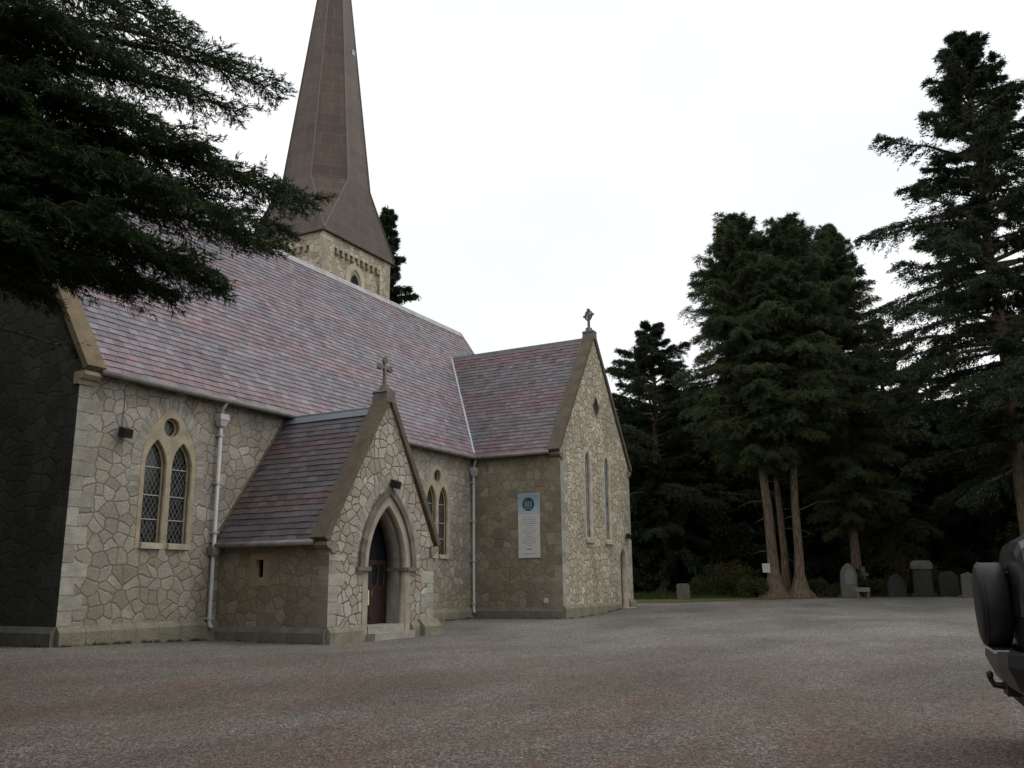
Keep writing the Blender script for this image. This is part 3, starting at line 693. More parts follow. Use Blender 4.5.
# finials
def lobed_cross(name, c, s, mat, rot=0, ringed=False):
    """c base centre, s overall height; arms along local x"""
    mb = MB(); U = Vector((math.cos(rot), math.sin(rot), 0)); N = Vector((-math.sin(rot), math.cos(rot), 0)); C_ = Vector(c)
    mb.prism([(-.17*s, -.22*s), (.17*s, -.22*s), (.12*s, .0), (.07*s, .1*s), (-.07*s, .1*s), (-.12*s, .0)], C_, U, Z_, N, -.11*s, .11*s)
    mb.prism([(-.045*s, .08*s), (.045*s, .08*s), (.05*s, .95*s), (-.05*s, .95*s)], C_, U, Z_, N, -.045*s, .045*s)
    zc = .68*s
    mb.prism([(-.28*s, zc-.04*s), (.28*s, zc-.04*s), (.28*s, zc+.04*s), (-.28*s, zc+.04*s)], C_, U, Z_, N, -.043*s, .043*s)
    for x, z in ((-.28, .68), (.28, .68), (0, .95)):
        for dx, dz in ((0, .05), (-.05, -.03), (.05, -.03)) if not ringed else ((0, 0),):
            mb.prism(circ((x+dx)*s, (z+dz)*s, .062*s, 10), C_, U, Z_, N, -.05*s-(dx*.02), .05*s+(dz*.02))
    if ringed:
        n = 24; i_, o_ = circ(0, zc, .19*s, n), circ(0, zc, .25*s, n); ring(mb, i_+i_[:1], o_+o_[:1], C_, U, N, -.035*s, .035*s)
    return mb.build(name, mat, CH)
lobed_cross('cross_finial', (PM, PY+.16, HPA+.18), .88, M['finial'])
lobed_cross('cross_finial', (XM, Lt+.18, HT+.18), 1.0, M['finial'], R(62), True)
MB().prism([(-.24, -.28), (.24, -.28), (.20, -.02), (.24, .02), (.20, .08), (-.20, .08), (-.24, .02), (-.20, -.02)], (PM, PY-.10, HPA), X_, Z_, Y_, 0, .52).build('apex_stone', M['finial'], CH)
MB().prism([(-.24, -.28), (.24, -.28), (.20, -.02), (.25, .02), (.2, .09), (-.2, .09), (-.25, .02), (-.20, -.02)], (XM, Lt-.10, HT), X_, Z_, Y_, 0, .52).build('apex_stone', M['finial'], CH)

# tower
TX, TY, TS, TD, TZ = 15.645, 6.0, 5.08, 4.30, 17.02
cx_, cy_ = TX+TS/2, TY+TD/2
t0 = MB(); t0.box((TX+.14, TY+.14, -.7), (TX+TS-.14, TY+TD-.14, TZ-.05)); tw = t0.build('tower_wall', M['rub_tower'], CH)
mb = MB()
for (x, y) in ((TX, TY), (TX+TS-.8, TY), (TX, TY+TD-.8), (TX+TS-.8, TY+TD-.8)): mb.box((x, y, 9), (x+.8, y+.8, TZ-.66))
mb.box((TX, TY, TZ-.66), (TX+TS, TY+TD, TZ)); mb.build('tower_pilasters', M['rub_tower'], tw)
for i in range(9):
    x = TX+.98+i*.385
    for q0, q1 in (((x, TY-.002, TZ-.92), (x+.17, TY+.15, TZ-.663)), ((x, TY+TD-.15, TZ-.92), (x+.17, TY+TD+.002, TZ-.663))): MB().box(q0, q1).build('corbel', M['lime'], tw)
for i in range(7):
    y = TY+.98+i*.385
    for q0, q1 in (((TX-.002, y, TZ-.92), (TX+.15, y+.17, TZ-.663)), ((TX+TS-.15, y, TZ-.92), (TX+TS+.002, y+.17, TZ-.663))): MB().box(q0, q1).build('corbel', M['lime'], tw)
ql, qr = MB(), MB(); z = 10.0; i = 0
while z < TZ-.3:
    l = .5 if i % 2 else .3; ql.box((TX-.012, TY-.012, z), (TX+l, TY+.05, z+.335)); qr.box((TX+TS-l, TY-.012, z), (TX+TS+.012, TY+.05, z+.335)); z += .345; i += 1
for m_ in (ql, qr): m_.build('quoins', M['lime_pale'], tw)
panel('belfry_opening', arch(cx_-.05, .72, 13.2, 15.15, 16.2), [arch(cx_-.05, .44, 13.3, 15.15, 15.82)], (0, TY+.08, 0), X_, -Y_, .1, M['lime_pale'], tw)
panel('belfry_opening', arch(cx_-.05, .52, 13.2, 15.15, 15.92), [arch(cx_-.05, .30, 13.3, 15.15, 15.58)], (0, TY+.125, 0), X_, -Y_, .012, M['lime'], tw)
MB().prism(arch(cx_-.05, .34, 13.2, 15.15, 15.66), (0, TY+.1395, 0), X_, Z_, Y_, -.003, 0).build('belfry_louvre', M['dark'], tw)
mb = MB()
z1, z2, z3 = TZ-.02, 20.1, 38.4; ra = 2.08; k = .414; ov = .16
base = [(TX-ov, TY-ov), (TX+TS+ov, TY-ov), (TX+TS+ov, TY+TD+ov), (TX-ov, TY+TD+ov)]
oc = [(cx_-k*ra, cy_-ra), (cx_+k*ra, cy_-ra), (cx_+ra, cy_-k*ra), (cx_+ra, cy_+k*ra), (cx_+k*ra, cy_+ra), (cx_-k*ra, cy_+ra), (cx_-ra, cy_+k*ra), (cx_-ra, cy_-k*ra)]
vv = [(x, y, z1-.10) for x, y in base]+[(x, y, z1) for x, y in base]+[(x, y, z2+(0 if i % 2 else .0)) for i, (x, y) in enumerate(oc)]+[(cx_+.22, cy_, z3)]
fs = [(3, 2, 1, 0)]+[(i, (i+1) % 4, 4+(i+1) % 4, 4+i) for i in range(4)]
B = lambda i: 4+i; O_ = lambda i: 8+(i % 8)
fs += [(B(0), B(1), O_(1), O_(0)), (B(1), B(2), O_(3), O_(2)), (B(2), B(3), O_(5), O_(4)), (B(3), B(0), O_(7), O_(6))]
fs += [(B(0), O_(0), O_(7)), (B(1), O_(2), O_(1)), (B(2), O_(4), O_(3)), (B(3), O_(6), O_(5))]
fs += [(O_(i), O_(i+1), 16) for i in range(8)]
mb.add(vv, fs); sp = mb.build('spire', M['spire'], CH)
mb = MB()
for i in range(8):
    a, b = Vector(vv[8+i]), Vector(vv[16]); mb.tube([a, a.lerp(b, .97)], [.045, .02], 6)
for bi, oi in ((0, 0), (0, 7), (1, 1), (1, 2), (2, 3), (2, 4), (3, 5), (3, 6)): mb.tube([vv[4+bi], vv[8+oi]], .04, 6)
mb.build('arris_rolls', mat_plain('spire_seam', (.10, .076, .06), .5, .4), sp)
a, b, c = Vector(vv[8]), Vector(vv[9]), Vector(vv[16]); q = a.lerp(c, .41)*.55+b.lerp(c, .41)*.45
MB().prism([(-.05, 0), (.2, 0), (.2, .3), (-.05, .3)], q+Vector((.2, -.02, 0)), X_, Z_, Y_, 0, .03).build('repair_patch', M['verdigris'], sp)

# ---------------------------------------------------------------- things fixed to the church
def floodlight(loc, N, label, s=1.0):
    t = empty('floodlight', loc, 0, label, 'lamp', 'outside lamps on the church walls'); N = Vector(N); U = Z_.cross(N)
    mb = MB(); mb.prism([(-.15*s, .06*s), (-.15*s, .22*s), (.13*s, .26*s), (.17*s, .02*s)], -Z_*.0, N, Z_, U, -.12*s, .12*s) if False else mb.prism([(.08*s, .13*s), (.30*s, .05*s), (.26*s, -.17*s), (.06*s, -.11*s)], (0, 0, 0), N, Z_, U, -.13*s, .13*s)
    mb.build('housing', M['black'], t)
    MB().prism([(0, -.05*s), (.10*s, -.03*s), (.10*s, .03*s), (0, .05*s)], (0, 0, 0), N, Z_, U, -.035*s, .035*s).build('bracket', M['black'], t)
    MB().prism([(.275*s, .03*s), (.31*s, .04*s), (.27*s, -.16*s), (.245*s, -.15*s)], (0, 0, 0), N, Z_, U, -.11*s, .11*s).build('lens', M['glass_plain'], t)
    return t
f1 = floodlight((1.28, 0, 5.10), -Y_, 'black floodlight on the nave wall, left of the two-light window')
MB().tube([(0, -.015, .1), (.02, -.015, .7), (.0, -.015, 1.2)], .012, 6).build('cable', M['gutter'], f1)
floodlight((7.42, PY, 4.12), -Y_, 'black floodlight above the point of the porch doorway arch', .95)
floodlight((25.72, Lt, 3.35), -Y_, 'small dark lamp on the transept gable above the side door', .95)

sg = empty('memorial_board', (X1-.012, -2.65, 2.25), 0, 'tall white notice board with blue head and round emblem on the transept side wall', 'sign')
def bp(name, y0, y1, z0, z1, d, mat, par=sg): return MB().box((-d, y0, z0), (-d+.02 if d < .05 else -d+.004, y1, z1)).build(name, mat, par)
M['board'] = mat_plain('board_white', (.50, .49, .47), .6, .3, 0, .06, 3)
tb = NT('board_blue'); zz = tb.n('SeparateXYZ', {0: tb.objc()}).outputs[2]; tb.set(tb.mix(tb.n('MapRange', {0: zz, 1: 1.75, 2: 2.4}).outputs[0], (.36, .44, .50), (.19, .29, .37)), .6); M['board_blue'] = tb.m
M['ink'] = mat_plain('sign_ink', (.16, .16, .18), .7); M['emb'] = mat_plain('emblem_green', (.025, .05, .05), .6, var=.5, scale=14); M['emb2'] = mat_plain('emblem_pale', (.16, .2, .2), .6)
mb = MB(); mb.box((-.035, -.50, 0), (0, .48, 2.57)); mb.build('frame', M['pipe'], sg)
bp('text_panel', -.48, .46, .02, 1.72, .042, M['board']); bp('head_panel', -.48, .46, 1.725, 2.55, .042, M['board_blue'])
EM = MB(); EM.prism(circ(0, 2.14, .27, 28), (-.045, 0, 0), Y_, Z_, -X_, 0, .006); em = EM.build('emblem', M['emb'], sg)
mb = MB()
for y in (-.12, 0, .12): mb.prism(arch(y, .045, 2.02, 2.18, 2.28, 0, 5), (-.051, 0, 0), Y_, Z_, -X_, 0, .004)
mb.prism([(-.16, 1.94), (.16, 1.94), (.18, 1.99), (-.18, 1.99)], (-.051, 0, 0), Y_, Z_, -X_, 0, .004); mb.build('device', M['emb2'], em)
mb = MB(); rs = random.Random(4); z = 1.60
for i, wd in enumerate((.5, .66, .6, .7, .36, .44, .7, .64, .3, .36, .7, .6, .62, .2, .0, .26, .0, .7)):
    y = -wd/2
    while y < wd/2-.02:
        l = rs.uniform(.03, .11); e = min(y+l, wd/2)
        if wd: mb.box((-.0445, y, z), (-.0415, e, z+(.022 if wd != .26 else .05))); y = e+.022
    z -= .085
mb.build('lettering', M['ink'], sg)
MB().box((X1-.02, -3.45, .52), (X1-.004, -3.25, .70)).build('vent_plate', M['pipe'], CH)
tag(MB().box((6.405, PY-.035, .75), (6.455, PY-.022, 1.15)).build('paper_notice', mat_plain('yellowed_paper', (.62, .56, .32), .8)), 'yellowed paper notice on the left jamb of the porch doorway', 'notice')

# ---------------------------------------------------------------- trees
def leafmesh(name, P, D, Ln, Wd, mat, parent, rs):
    n = len(P); r = rs.normal(size=(n, 3)); w_ = np.cross(D, r); w_ /= np.linalg.norm(w_, axis=1)[:, None]+1e-9
    a = P-w_*Wd[:, None]/2; b = P+w_*Wd[:, None]/2; c = P+D*Ln[:, None]
    v = np.stack([a, b, c], 1).reshape(-1, 3).astype(np.float32)
    me = bpy.data.meshes.new(name); me.vertices.add(3*n); me.vertices.foreach_set('co', v.ravel())
    me.loops.add(3*n); me.loops.foreach_set('vertex_index', np.arange(3*n, dtype=np.int32))
    me.polygons.add(n); me.polygons.foreach_set('loop_start', np.arange(0, 3*n, 3, dtype=np.int32))
    me.update(calc_edges=True); me.validate(); return link(name, me, mat, parent, uv=False)
def unit(a): return a/(np.linalg.norm(a, axis=-1, keepdims=True)+1e-9)

def branch_leaves(rs, S, T, droop, ntw, twl, nlf, leaf, sag=.25, hang=0.0, curve=.0, wide=.2):
    """leaf triangles of one branch from S to T with side twigs"""
    S, T = np.array(S, float), np.array(T, float); L = np.linalg.norm(T-S)
    t = rs.uniform(.12, 1, ntw)**.8; bd = unit(T-S)
    B = S+(T-S)*t[:, None]; B[:, 2] += droop*L*(4*t*(1-t))*.25*1.0 + curve*L*t**3
    side = unit(np.cross(bd, [0, 0, 1])); s = np.where(rs.random(ntw) < .5, -1, 1); ang = rs.uniform(.5, 1.15, ntw)
    td = bd*np.cos(ang)[:, None]+side*(s*np.sin(ang))[:, None]; td[:, 2] += rs.normal(0, .16, ntw)-sag; td = unit(td)
    tl = twl*(.35+.65*np.sin(np.pi*np.clip(t*.85+.1, 0, 1)))*rs.uniform(.5, 1.15, ntw)
    u = rs.random((ntw, nlf))**.85
    P = B[:, None, :]+td[:, None, :]*(tl[:, None]*u)[:, :, None]
    P[:, :, 2] -= hang*(tl[:, None]*u)**1.5
    P += rs.normal(0, leaf*.35, P.shape)
    D = td[:, None, :]+rs.normal(0, .55, P.shape); D[:, :, 2] -= hang*.5
    D = unit(D).reshape(-1, 3); P = P.reshape(-1, 3); n = len(P)
    return P, D, leaf*rs.uniform(.6, 1.4, n), leaf*wide*rs.uniform(.7, 1.4, n), np.concatenate([B])

def conifer(name, seed, H, Rb, base, nb, ntw=26, nlf=22, leaf=.34, mat='fir', up=.15, droop=-.35, prof=None, trunk_r=.45, label=None, group=None, lean=0.0, loc=(0, 0, 0), gapf=1.0, wide=.3, sag=.25, twk=.42, flare=1.6, cat='tree', stubs=0):
    rs = np.random.default_rng(seed); t = empty(name, loc, 0, label, cat, group)
    prof = prof or (lambda h: (1-h)**.8)
    tr = MB(); n = 9; lx = lean
    pts = [(lx*H*(i/n)**1.3 + .06*math.sin(i*1.3+seed), .05*math.cos(i*1.7+seed), H*i/n-.4*(i == 0)) for i in range(n+1)]
    q1 = pts[1]; pts[1:1] = [(q1[0]*.05, q1[1]*.05, .12), (q1[0]*.15, q1[1]*.15, .5), (q1[0]*.4, q1[1]*.4, 1.3)]
    tr.tube(pts, [trunk_r*flare*1.15, trunk_r*flare, trunk_r*(1+(flare-1)*.4), trunk_r*1.06]+[trunk_r*(1-.93*i/n) for i in range(1, n+1)], 12)
    tr.build('trunk', M['bark'], t, smooth=True)
    acc = []; br = MB()
    for i in range(nb):
        h = base+(1-base)*((i+rs.random())/nb)**.93; z = H*h*.985; hh = (h-base)/(1-base)
        L = Rb*prof(hh)*np.clip(rs.normal(.84, .25), .3, 1.5 if up > .6 else 1.15)+.2; a = i*2.399+rs.normal(0, .35)
        el = up*(hh*1.6 if up < .6 else hh*hh*1.1) + (-.18)*(1-hh) + rs.normal(0, .10)
        ox = lx*H*h**1.3; S = np.array([ox, 0, z]); T = S+np.array([math.cos(a)*math.cos(el), math.sin(a)*math.cos(el), math.sin(el)])*L
        T[2] += droop*L*.3
        k = max(6, int(ntw*(.25+L/Rb))); m = nlf
        P, D, Ln, Wd, _ = branch_leaves(rs, S, T, -droop*.5, k, L*twk+.15, m, leaf, sag=sag, hang=.25, curve=.04, wide=wide)
        acc.append((P, D, Ln, Wd)); M_ = (S+T)/2; M_[2] += -droop*.125*L
        br.tube([S, M_, T], [.05+.012*L, .03+.006*L, .008], 5, cap=False)
    for i in range(stubs):
        z = H*rs.uniform(.1, base+.12); a = rs.uniform(0, 6.28); L = rs.uniform(.6, 2.6); S = np.array([lx*z, 0, z]); T = S+np.array([math.cos(a)*L, math.sin(a)*L, rs.uniform(-.5, .4)*L]); br.tube([S, (S+T)/2+np.array([0, 0, .1*L]), T], [.035, .02, .006], 5, cap=False)
    br.build('branches', M['bark'], t, fix=False)
    A = [np.concatenate([q[j] for q in acc]) for j in range(4)]
    leafmesh('crown', A[0], A[1], A[2], A[3], M[mat], t, rs); return t

def ground_at(px, dist, py=600):
    p = at(px, py, dist); return Vector((p.x, p.y, gz(p.x, p.y)-.02))

# three stems of the tall clump in the middle distance
CP = 'tall firs of the clump beside the gravel'
colp = lambda h: (.40+.60*min(1, h*4))*min((1-h)**.42, 3.6*(1-h)+.02)
KW = dict(wide=.28, twk=.26, sag=.42)
conifer('fir_tree', 31, 22.9, 4.1, .33, 400, 36, 30, .16, 'fir', 1.0, -.45, colp, .32, 'tall fir with the thick leaning left trunk of the clump, bearing a white paper', CP, -.045, ground_at(776, 53), stubs=6, flare=3.1, **KW)
conifer('fir_tree', 32, 21.6, 3.7, .40, 330, 34, 30, .16, 'fir', 1.0, -.45, colp, .22, 'fir with the slim middle trunk of the clump, half hidden between the other two', CP, -.01, ground_at(787, 54.2), stubs=8, flare=2.0, **KW)
conifer('fir_tree', 33, 22.5, 3.9, .42, 380, 36, 30, .16, 'fir', 1.0, -.45, colp, .27, 'tall fir with the straight right trunk of the clump showing bare dead twigs', CP, .045, ground_at(801, 53), stubs=9, flare=3.1, **KW)
conifer('fir_tree', 34, 23.2, 3.9, .18, 380, 36, 30, .165, 'fir', 1.0, -.45, colp, .3, 'fir just behind the clump on its right, its trunk hidden by dark boughs', CP, .01, ground_at(860, 57), stubs=0, **KW)
for o in bpy.data.objects:      # local x points to the right of the view
    if o.name.startswith('fir_tree') and o.parent is None: o.rotation_euler.z = YAW-math.pi/2
KB = dict(wide=.34, twk=.22)
conifer('fir_tree', 41, 30.4, 9.6, .21, 235, 74, 38, .17, 'fir_dark', .40, -.45, lambda h: min(1, .5+h*2.5)*(1-h)**.62*(.76+.24*math.sin(h*47)), .42, 'tallest fir at the right edge with wide layered branches and sky gaps', None, 0, ground_at(1038, 50), **KB)
conifer('fir_tree', 42, 18.4, 7.2, .2, 110, 70, 42, .17, 'fir_dark', .35, -.35, lambda h: min((1-h)**.42, 3*(1-h)+.05)*(.75+.25*math.sin(h*33+1)), .45, 'spreading layered fir rising just right of the transept gable', None, 0, ground_at(664, 60), **KB)
conifer('fir_tree', 43, 30.2, 4.5, .3, 130, 56, 30, .24, 'fir_dark', .35, -.4, lambda h: min((1-h)**.7, 2.4*(1-h))*(.72+.28*math.sin(h*40)), .5, 'fir showing only in part behind the tower and spire', None, 0, ground_at(380, 66), **KB)
mid = conifer('fir_tree', 44, 18.0, 6.0, .05, 105, 70, 40, .19, 'fir_dark', .34, -.5, lambda h: (1-h)**.6*(.82+.18*math.sin(h*38)), .4, 'dark fir filling the gap between the clump and the tallest fir', None, 0, ground_at(905, 62), **KB)
yew = conifer('yew_tree', 51, 10.6, 3.8, .02, 140, 60, 60, .22, 'fir_dark', .75, .1, lambda h: (.75+.25*min(1, h*4))*(1-h)**.4, .35, 'broad dark yew close behind the transept corner', 'dark yews and firs along the edge of the wood', 0, ground_at(648, 62), wide=.42, sag=.1, twk=.4)
yew.scale = (1, 1, 1.15)
def dup(src, px, dist, s, rz, label, group='dark yews and firs along the edge of the wood', sz=None):
    c = copy_tree(src); c.location = ground_at(px, dist); c.scale = (s, s, sz or s); c.rotation_euler.z = rz; tag(c, label); c['group'] = group; return c
dup(yew, 690, 63, 1.0, 1.1, 'dark yew between the transept and the clump of tall firs', sz=1.28)
dup(yew, 728, 66, 1.0, 2.6, 'dark yew directly left of the clump, touching its crowns', sz=1.25)
dup(yew, 832, 68, 1.1, 3.4, 'dark yew directly behind and right of the straight fir trunk', sz=1.25)
dup(yew, 780, 72, 1.2, .4, 'dark yew seen between the stems of the clump', sz=1.2)
dup(yew, 880, 67, 1.1, 4.1, 'dark yew behind the arched headstone', sz=1.2)
dup(yew, 925, 68, 1.2, 5.0, 'dark yew behind the pillar monument', sz=1.2)
dup(yew, 970, 66, 1.1, .9, 'dark yew behind the pale headstone by the car', sz=1.1)
dup(yew, 1015, 64, 1.15, 2.2, 'dark yew under the tallest fir at the right edge', sz=1.1)
dup(yew, 1060, 60, 1.1, 3.0, 'dark yew beyond the parked off-road car')
dup(mid, 950, 76, 1.0, 2.0, 'fir behind the dark yews, left of the tallest fir')
dup(mid, 1075, 64, 1.05, 1.0, 'fir at the right edge behind the tallest fir')
dup(mid, 850, 84, .85, .3, 'farther fir glimpsed right of the clump')
dup(mid, 722, 84, .8, 4.0, 'farther fir glimpsed between the layered fir and the clump')
# unseen trees added out of frame to shade the west wall and the foreground
for i, (x, y, s) in enumerate(((-5.6, 3.2, 1.0), (-5.0, 9.0, 1.1), (-9.0, 6.0, 1.2), (-7.6, -.6, .78), (-12, -1, 1.15), (-16, 5, 1.3))):
    c = copy_tree(yew); c.location = (x, y, gz(x, y)-.05); c.scale = (s, s, s*1.25); c.rotation_euler.z = i*1.3
    tag(c, 'unseen dark yew added for shade west of the nave, left of the picture'); c['group'] = 'unseen yews added to shade the west wall'
for i, (x, y) in enumerate(((-24, -28), (-14, -33), (-3, -34), (-28, -16))):
    c = copy_tree(mid); c.location = (x, y, gz(x, y)-.05); c.scale = (1.0, 1.0, .9); c.rotation_euler.z = i*1.1
    tag(c, 'unseen dark fir added for shade behind the viewpoint'); c['group'] = 'unseen firs added to shade the foreground'

# foreground conifer reaching in from the left
def near_tree():
    rs = np.random.default_rng(9); B0 = Vector((-10.7, -10.2, -.1))
    t = empty('conifer_tree', B0, 0, 'near dark conifer whose feathery boughs hang into the top left corner', 'tree')
    n = 8; tr = MB(); tr.tube([(0.05*math.sin(i), .05*math.cos(i*2), 14*i/n-.3*(i == 0)) for i in range(n+1)], [.55]+[.42*(1-.85*i/n) for i in range(1, n+1)], 14); tr.build('trunk', M['bark'], t, smooth=True)
    tips = [ # photo px, py, distance of the bough tip, height on trunk, spray width
        (276, 90, 8.6, 7.2, .62), (236, 66, 8.0, 7.8, .55), (150, -10, 8.0, 8.8, .6), (238, 112, 9.2, 7.0, .5), (185, 30, 9.0, 8.2, .5),
        (306, 203, 8.8, 6.2, .55), (278, 192, 8.2, 6.3, .75), (205, 150, 8.0, 6.6, .7), (282, 232, 9.4, 5.6, .5), (235, 222, 7.8, 6.0, .8), (265, 245, 8.6, 5.4, .62),
        (212, 285, 8.4, 5.2, .62), (205, 268, 7.9, 5.3, .75), (165, 292, 8.2, 4.9, .6), (140, 240, 7.6, 5.6, .8), (120, 285, 8.6, 4.9, .55), (80, 262, 8.0, 5.2, .7), (40, 290, 8.4, 4.7, .6),
        (100, 120, 8.0, 6.9, .85), (120, 60, 7.6, 7.8, .85), (60, 20, 7.6, 8.6, .9), (60, 180, 7.8, 6.1, .9), (150, 118, 7.4, 7.0, .6), (20, 100, 7.8, 7.2, .9), (20, 230, 7.6, 5.4, .8), (150, 180, 7.5, 6.2, .8),
        (180, 84, 7.8, 7.4, .6), (110, -10, 8.4, 9.0, .9), (10, 40, 8.2, 8.3, .9), (195, 195, 8.4, 6.1, .7), (100, 215, 8.2, 5.7, .8), (70, 350, 9.5, 3.5, .22), (60, 140, 8.4, 6.7, .9), (10, 170, 8.4, 6.3, .9), (60, 70, 8.8, 7.6, .9), (110, 160, 9.0, 6.6, .8)]
    for k in range(46):   # the rest of the crown, outside the picture
        a = rs.uniform(R(95), R(268)); h = rs.uniform(3.5, 12.5); L = (6.4)*(1-h/18); tips.append((None, (math.cos(a)*L, math.sin(a)*L, h-.6), 0, h, .8))
    acc = []; br = MB(); Bn = np.array(B0)
    for px_, py_, d, h, wsp in tips:
        if px_ is None: T = np.array(py_, float); nt_, ns_, nl_ = 60, 6, 10
        else: T = np.array(at(px_, py_, d))-Bn; nt_, ns_, nl_ = (74, 12, 15) if py_ > 130 else (62, 11, 13)
        if px_ is not None:   # start on the trunk so that the bough runs out nearly level, then droops
            ty = py_-rs.uniform(10, 60); k_ = (384-ty)/FPX; q_ = B0-CAM; h = (k_*q_.dot(_f)-q_.dot(_u))/(_u.z-k_*_f.z); h = max(2.2, min(10.5, h))
        S = np.array([0, 0, h]); L = np.linalg.norm(T-S); bd = unit(T-S); side = unit(np.cross(bd, [0, 0, 1]))
        if wsp < .3: nt_, ns_, nl_ = 14, 5, 10
        arc = .16*L
        cl = lambda t: S+(T-S)*t + np.array([0, 0, 1.0])*arc*4*t*(1-t)*.6
        br.tube([cl(q) for q in np.linspace(0, .97, 9)], [.06*(1-q)+.008 for q in np.linspace(0, 1, 9)], 6, cap=False)
        for q in range(nt_):
            tt = .25+.75*((q+rs.random())/nt_)**.8; b = cl(tt); s = 1 if q % 2 else -1; an = rs.uniform(.55, 1.1)
            td = bd*math.cos(an)+side*s*math.sin(an)+np.array([0, 0, rs.normal(-.22, .2)]); td = unit(td)
            tl = wsp*(1.25-.95*tt)*rs.uniform(.6, 1.25)+.10
            br.tube([b, b+td*tl*.55+np.array([0, 0, .02]), b+td*tl-np.array([0, 0, .12*tl])], [.010, .006, .003], 3, cap=False) if px_ is not None else None
            for s2 in range(ns_):   # twiglets, then needles along each
                u = (s2+rs.random())/ns_; c0 = b+td*tl*u-np.array([0, 0, .12*tl*u*u]); sd2 = unit(np.cross(td, [0, 0, 1])); e = rs.uniform(.4, 1.0)*(1 if s2 % 2 else -1)
                t2 = unit(td*math.cos(e)+sd2*math.sin(e)+np.array([0, 0, rs.normal(-.18, .28)])); l2 = rs.uniform(.07, .19)*(1.2-.5*u)
                f = rs.random(nl_); P = c0+t2*(l2*f)[:, None]+rs.normal(0, .006, (nl_, 3)); D = unit(t2+rs.normal(0, .5, (nl_, 3)))
                acc.append((P, D, rs.uniform(.035, .065, nl_)*(1 if px_ is not None else 1.5), rs.uniform(.007, .013, nl_)*(1 if px_ is not None else 2.6)))
    br.build('branches', M['bark'], t, fix=False)
    A = [np.concatenate([q[j] for q in acc]) for j in range(4)]
    leafmesh('crown', A[0], A[1], A[2], A[3], M['cedar'], t, rs)
near_tree()

# ---------------------------------------------------------------- undergrowth, far wood
def bush(name, loc, r, h, mat, label, cat='shrub', group=None, n=2600, leaf=.14, seed=1):
    rs = np.random.default_rng(seed); t = empty(name, loc, 0, label, cat, group); k = 9
    cs = rs.normal(0, 1, (k, 3)); cs = cs*np.array([r*.45, r*.45, h*.18])+np.array([0, 0, h*.5]); idx = rs.integers(0, k, n)
    d = unit(rs.normal(0, 1, (n, 3))); P = cs[idx]+d*np.array([r*.42, r*.42, h*.36])*(rs.random(n)**.4)[:, None]; P[:, 2] = np.maximum(P[:, 2], .02)
    D = unit(d+rs.normal(0, .7, (n, 3))); leafmesh('foliage', P, D, leaf*rs.uniform(.6, 1.4, n), leaf*.45*rs.uniform(.7, 1.3, n), M[mat], t, rs)
    st = MB()
    for i in range(5): a = i*1.26; st.tube([(0.05*math.cos(a), .05*math.sin(a), -.1), (r*.35*math.cos(a), r*.35*math.sin(a), h*.6)], [.03, .01], 5)
    st.build('stem', M['bark'], t); return t
for i, (px_, d, r, h, m, lb) in enumerate((
    (738, 55.5, 1.2, 1.9, 'autumn', 'yellowish bush left of the foot of the leaning fir trunk'),
    (752, 53, .9, 1.1, 'shrub', 'low green bush against the left side of the fir clump'),
    (705, 56, 1.1, 1.5, 'shrub', 'dark low bush between the small headstone and the clump'),
    (822, 54, .9, .9, 'shrub', 'low dark bush right of the straight fir trunk'),
    (862, 56, .6, 1.7, 'shrub', 'spindly bush behind the low white stone'),
    (938, 57, 1.0, 1.6, 'autumn', 'leafy bush just right of the pillar monument'),
    (880, 56, .8, 1.0, 'shrub', 'low green bush between the white stone and the pointed headstone'),
    (955, 57, .6, 1.0, 'shrub', 'small bush between the rounded headstone and the pale slab'),
    (868, 60, 1.8, 6.5, 'autumn', 'tall yellowing sapling between the clump and the tallest fir'),
    (905, 58, 1.5, 3.6, 'autumn', 'yellowing bush behind the pointed headstone'),
    (1000, 54, 1.2, 1.6, 'shrub', 'bush hidden behind the spare wheel of the car'))):
    bush('shrub', ground_at(px_, d), r, h, m, lb, seed=60+i)

def far_wood():
    rs = np.random.default_rng(77); n = 150000; a = rs.uniform(R(-26), R(24), n); d = rs.uniform(84, 102, n)+6*np.sin(a*9)
    top = 11+2.5*np.sin(a*40)+1.5*np.sin(a*91); z = rs.random(n)*top
    P = np.stack([CAM.x+np.cos(a)*d, CAM.y+np.sin(a)*d, z+.2], 1); D = unit(rs.normal(0, 1, (n, 3))-np.array([0, 0, .4]))
    o = leafmesh('distant_wood', P, D, rs.uniform(.7, 1.5, n), rs.uniform(.4, .8, n), M['fir_dark'], None, rs); tag(o, 'dark mass of distant woodland closing the view behind the yews', 'woodland', kind='stuff')
far_wood()
def litter():
    rs = np.random.default_rng(78); n = 26000; dd = rs.uniform(49.0, 60, n); l = rs.uniform(-34, 2, n)
    x = CAM.x+F2.x*dd+L2.x*l; y = CAM.y+F2.y*dd+L2.y*l; z = np.array([gz(a, b) for a, b in zip(x, y)]); P = np.stack([x, y, z-.02], 1); D = unit(rs.normal(0, .35, (n, 3))+np.array([0, 0, 1.0]))
    hh = .10+.35*np.clip((dd-50)/6, 0, 1); tag(leafmesh('rough_grass', P, D, hh*rs.uniform(.4, 1.3, n), rs.uniform(.03, .07, n), M['shrub'], None, rs), 'rough grass and weeds along the graveyard edge', 'grass', kind='stuff')
litter()

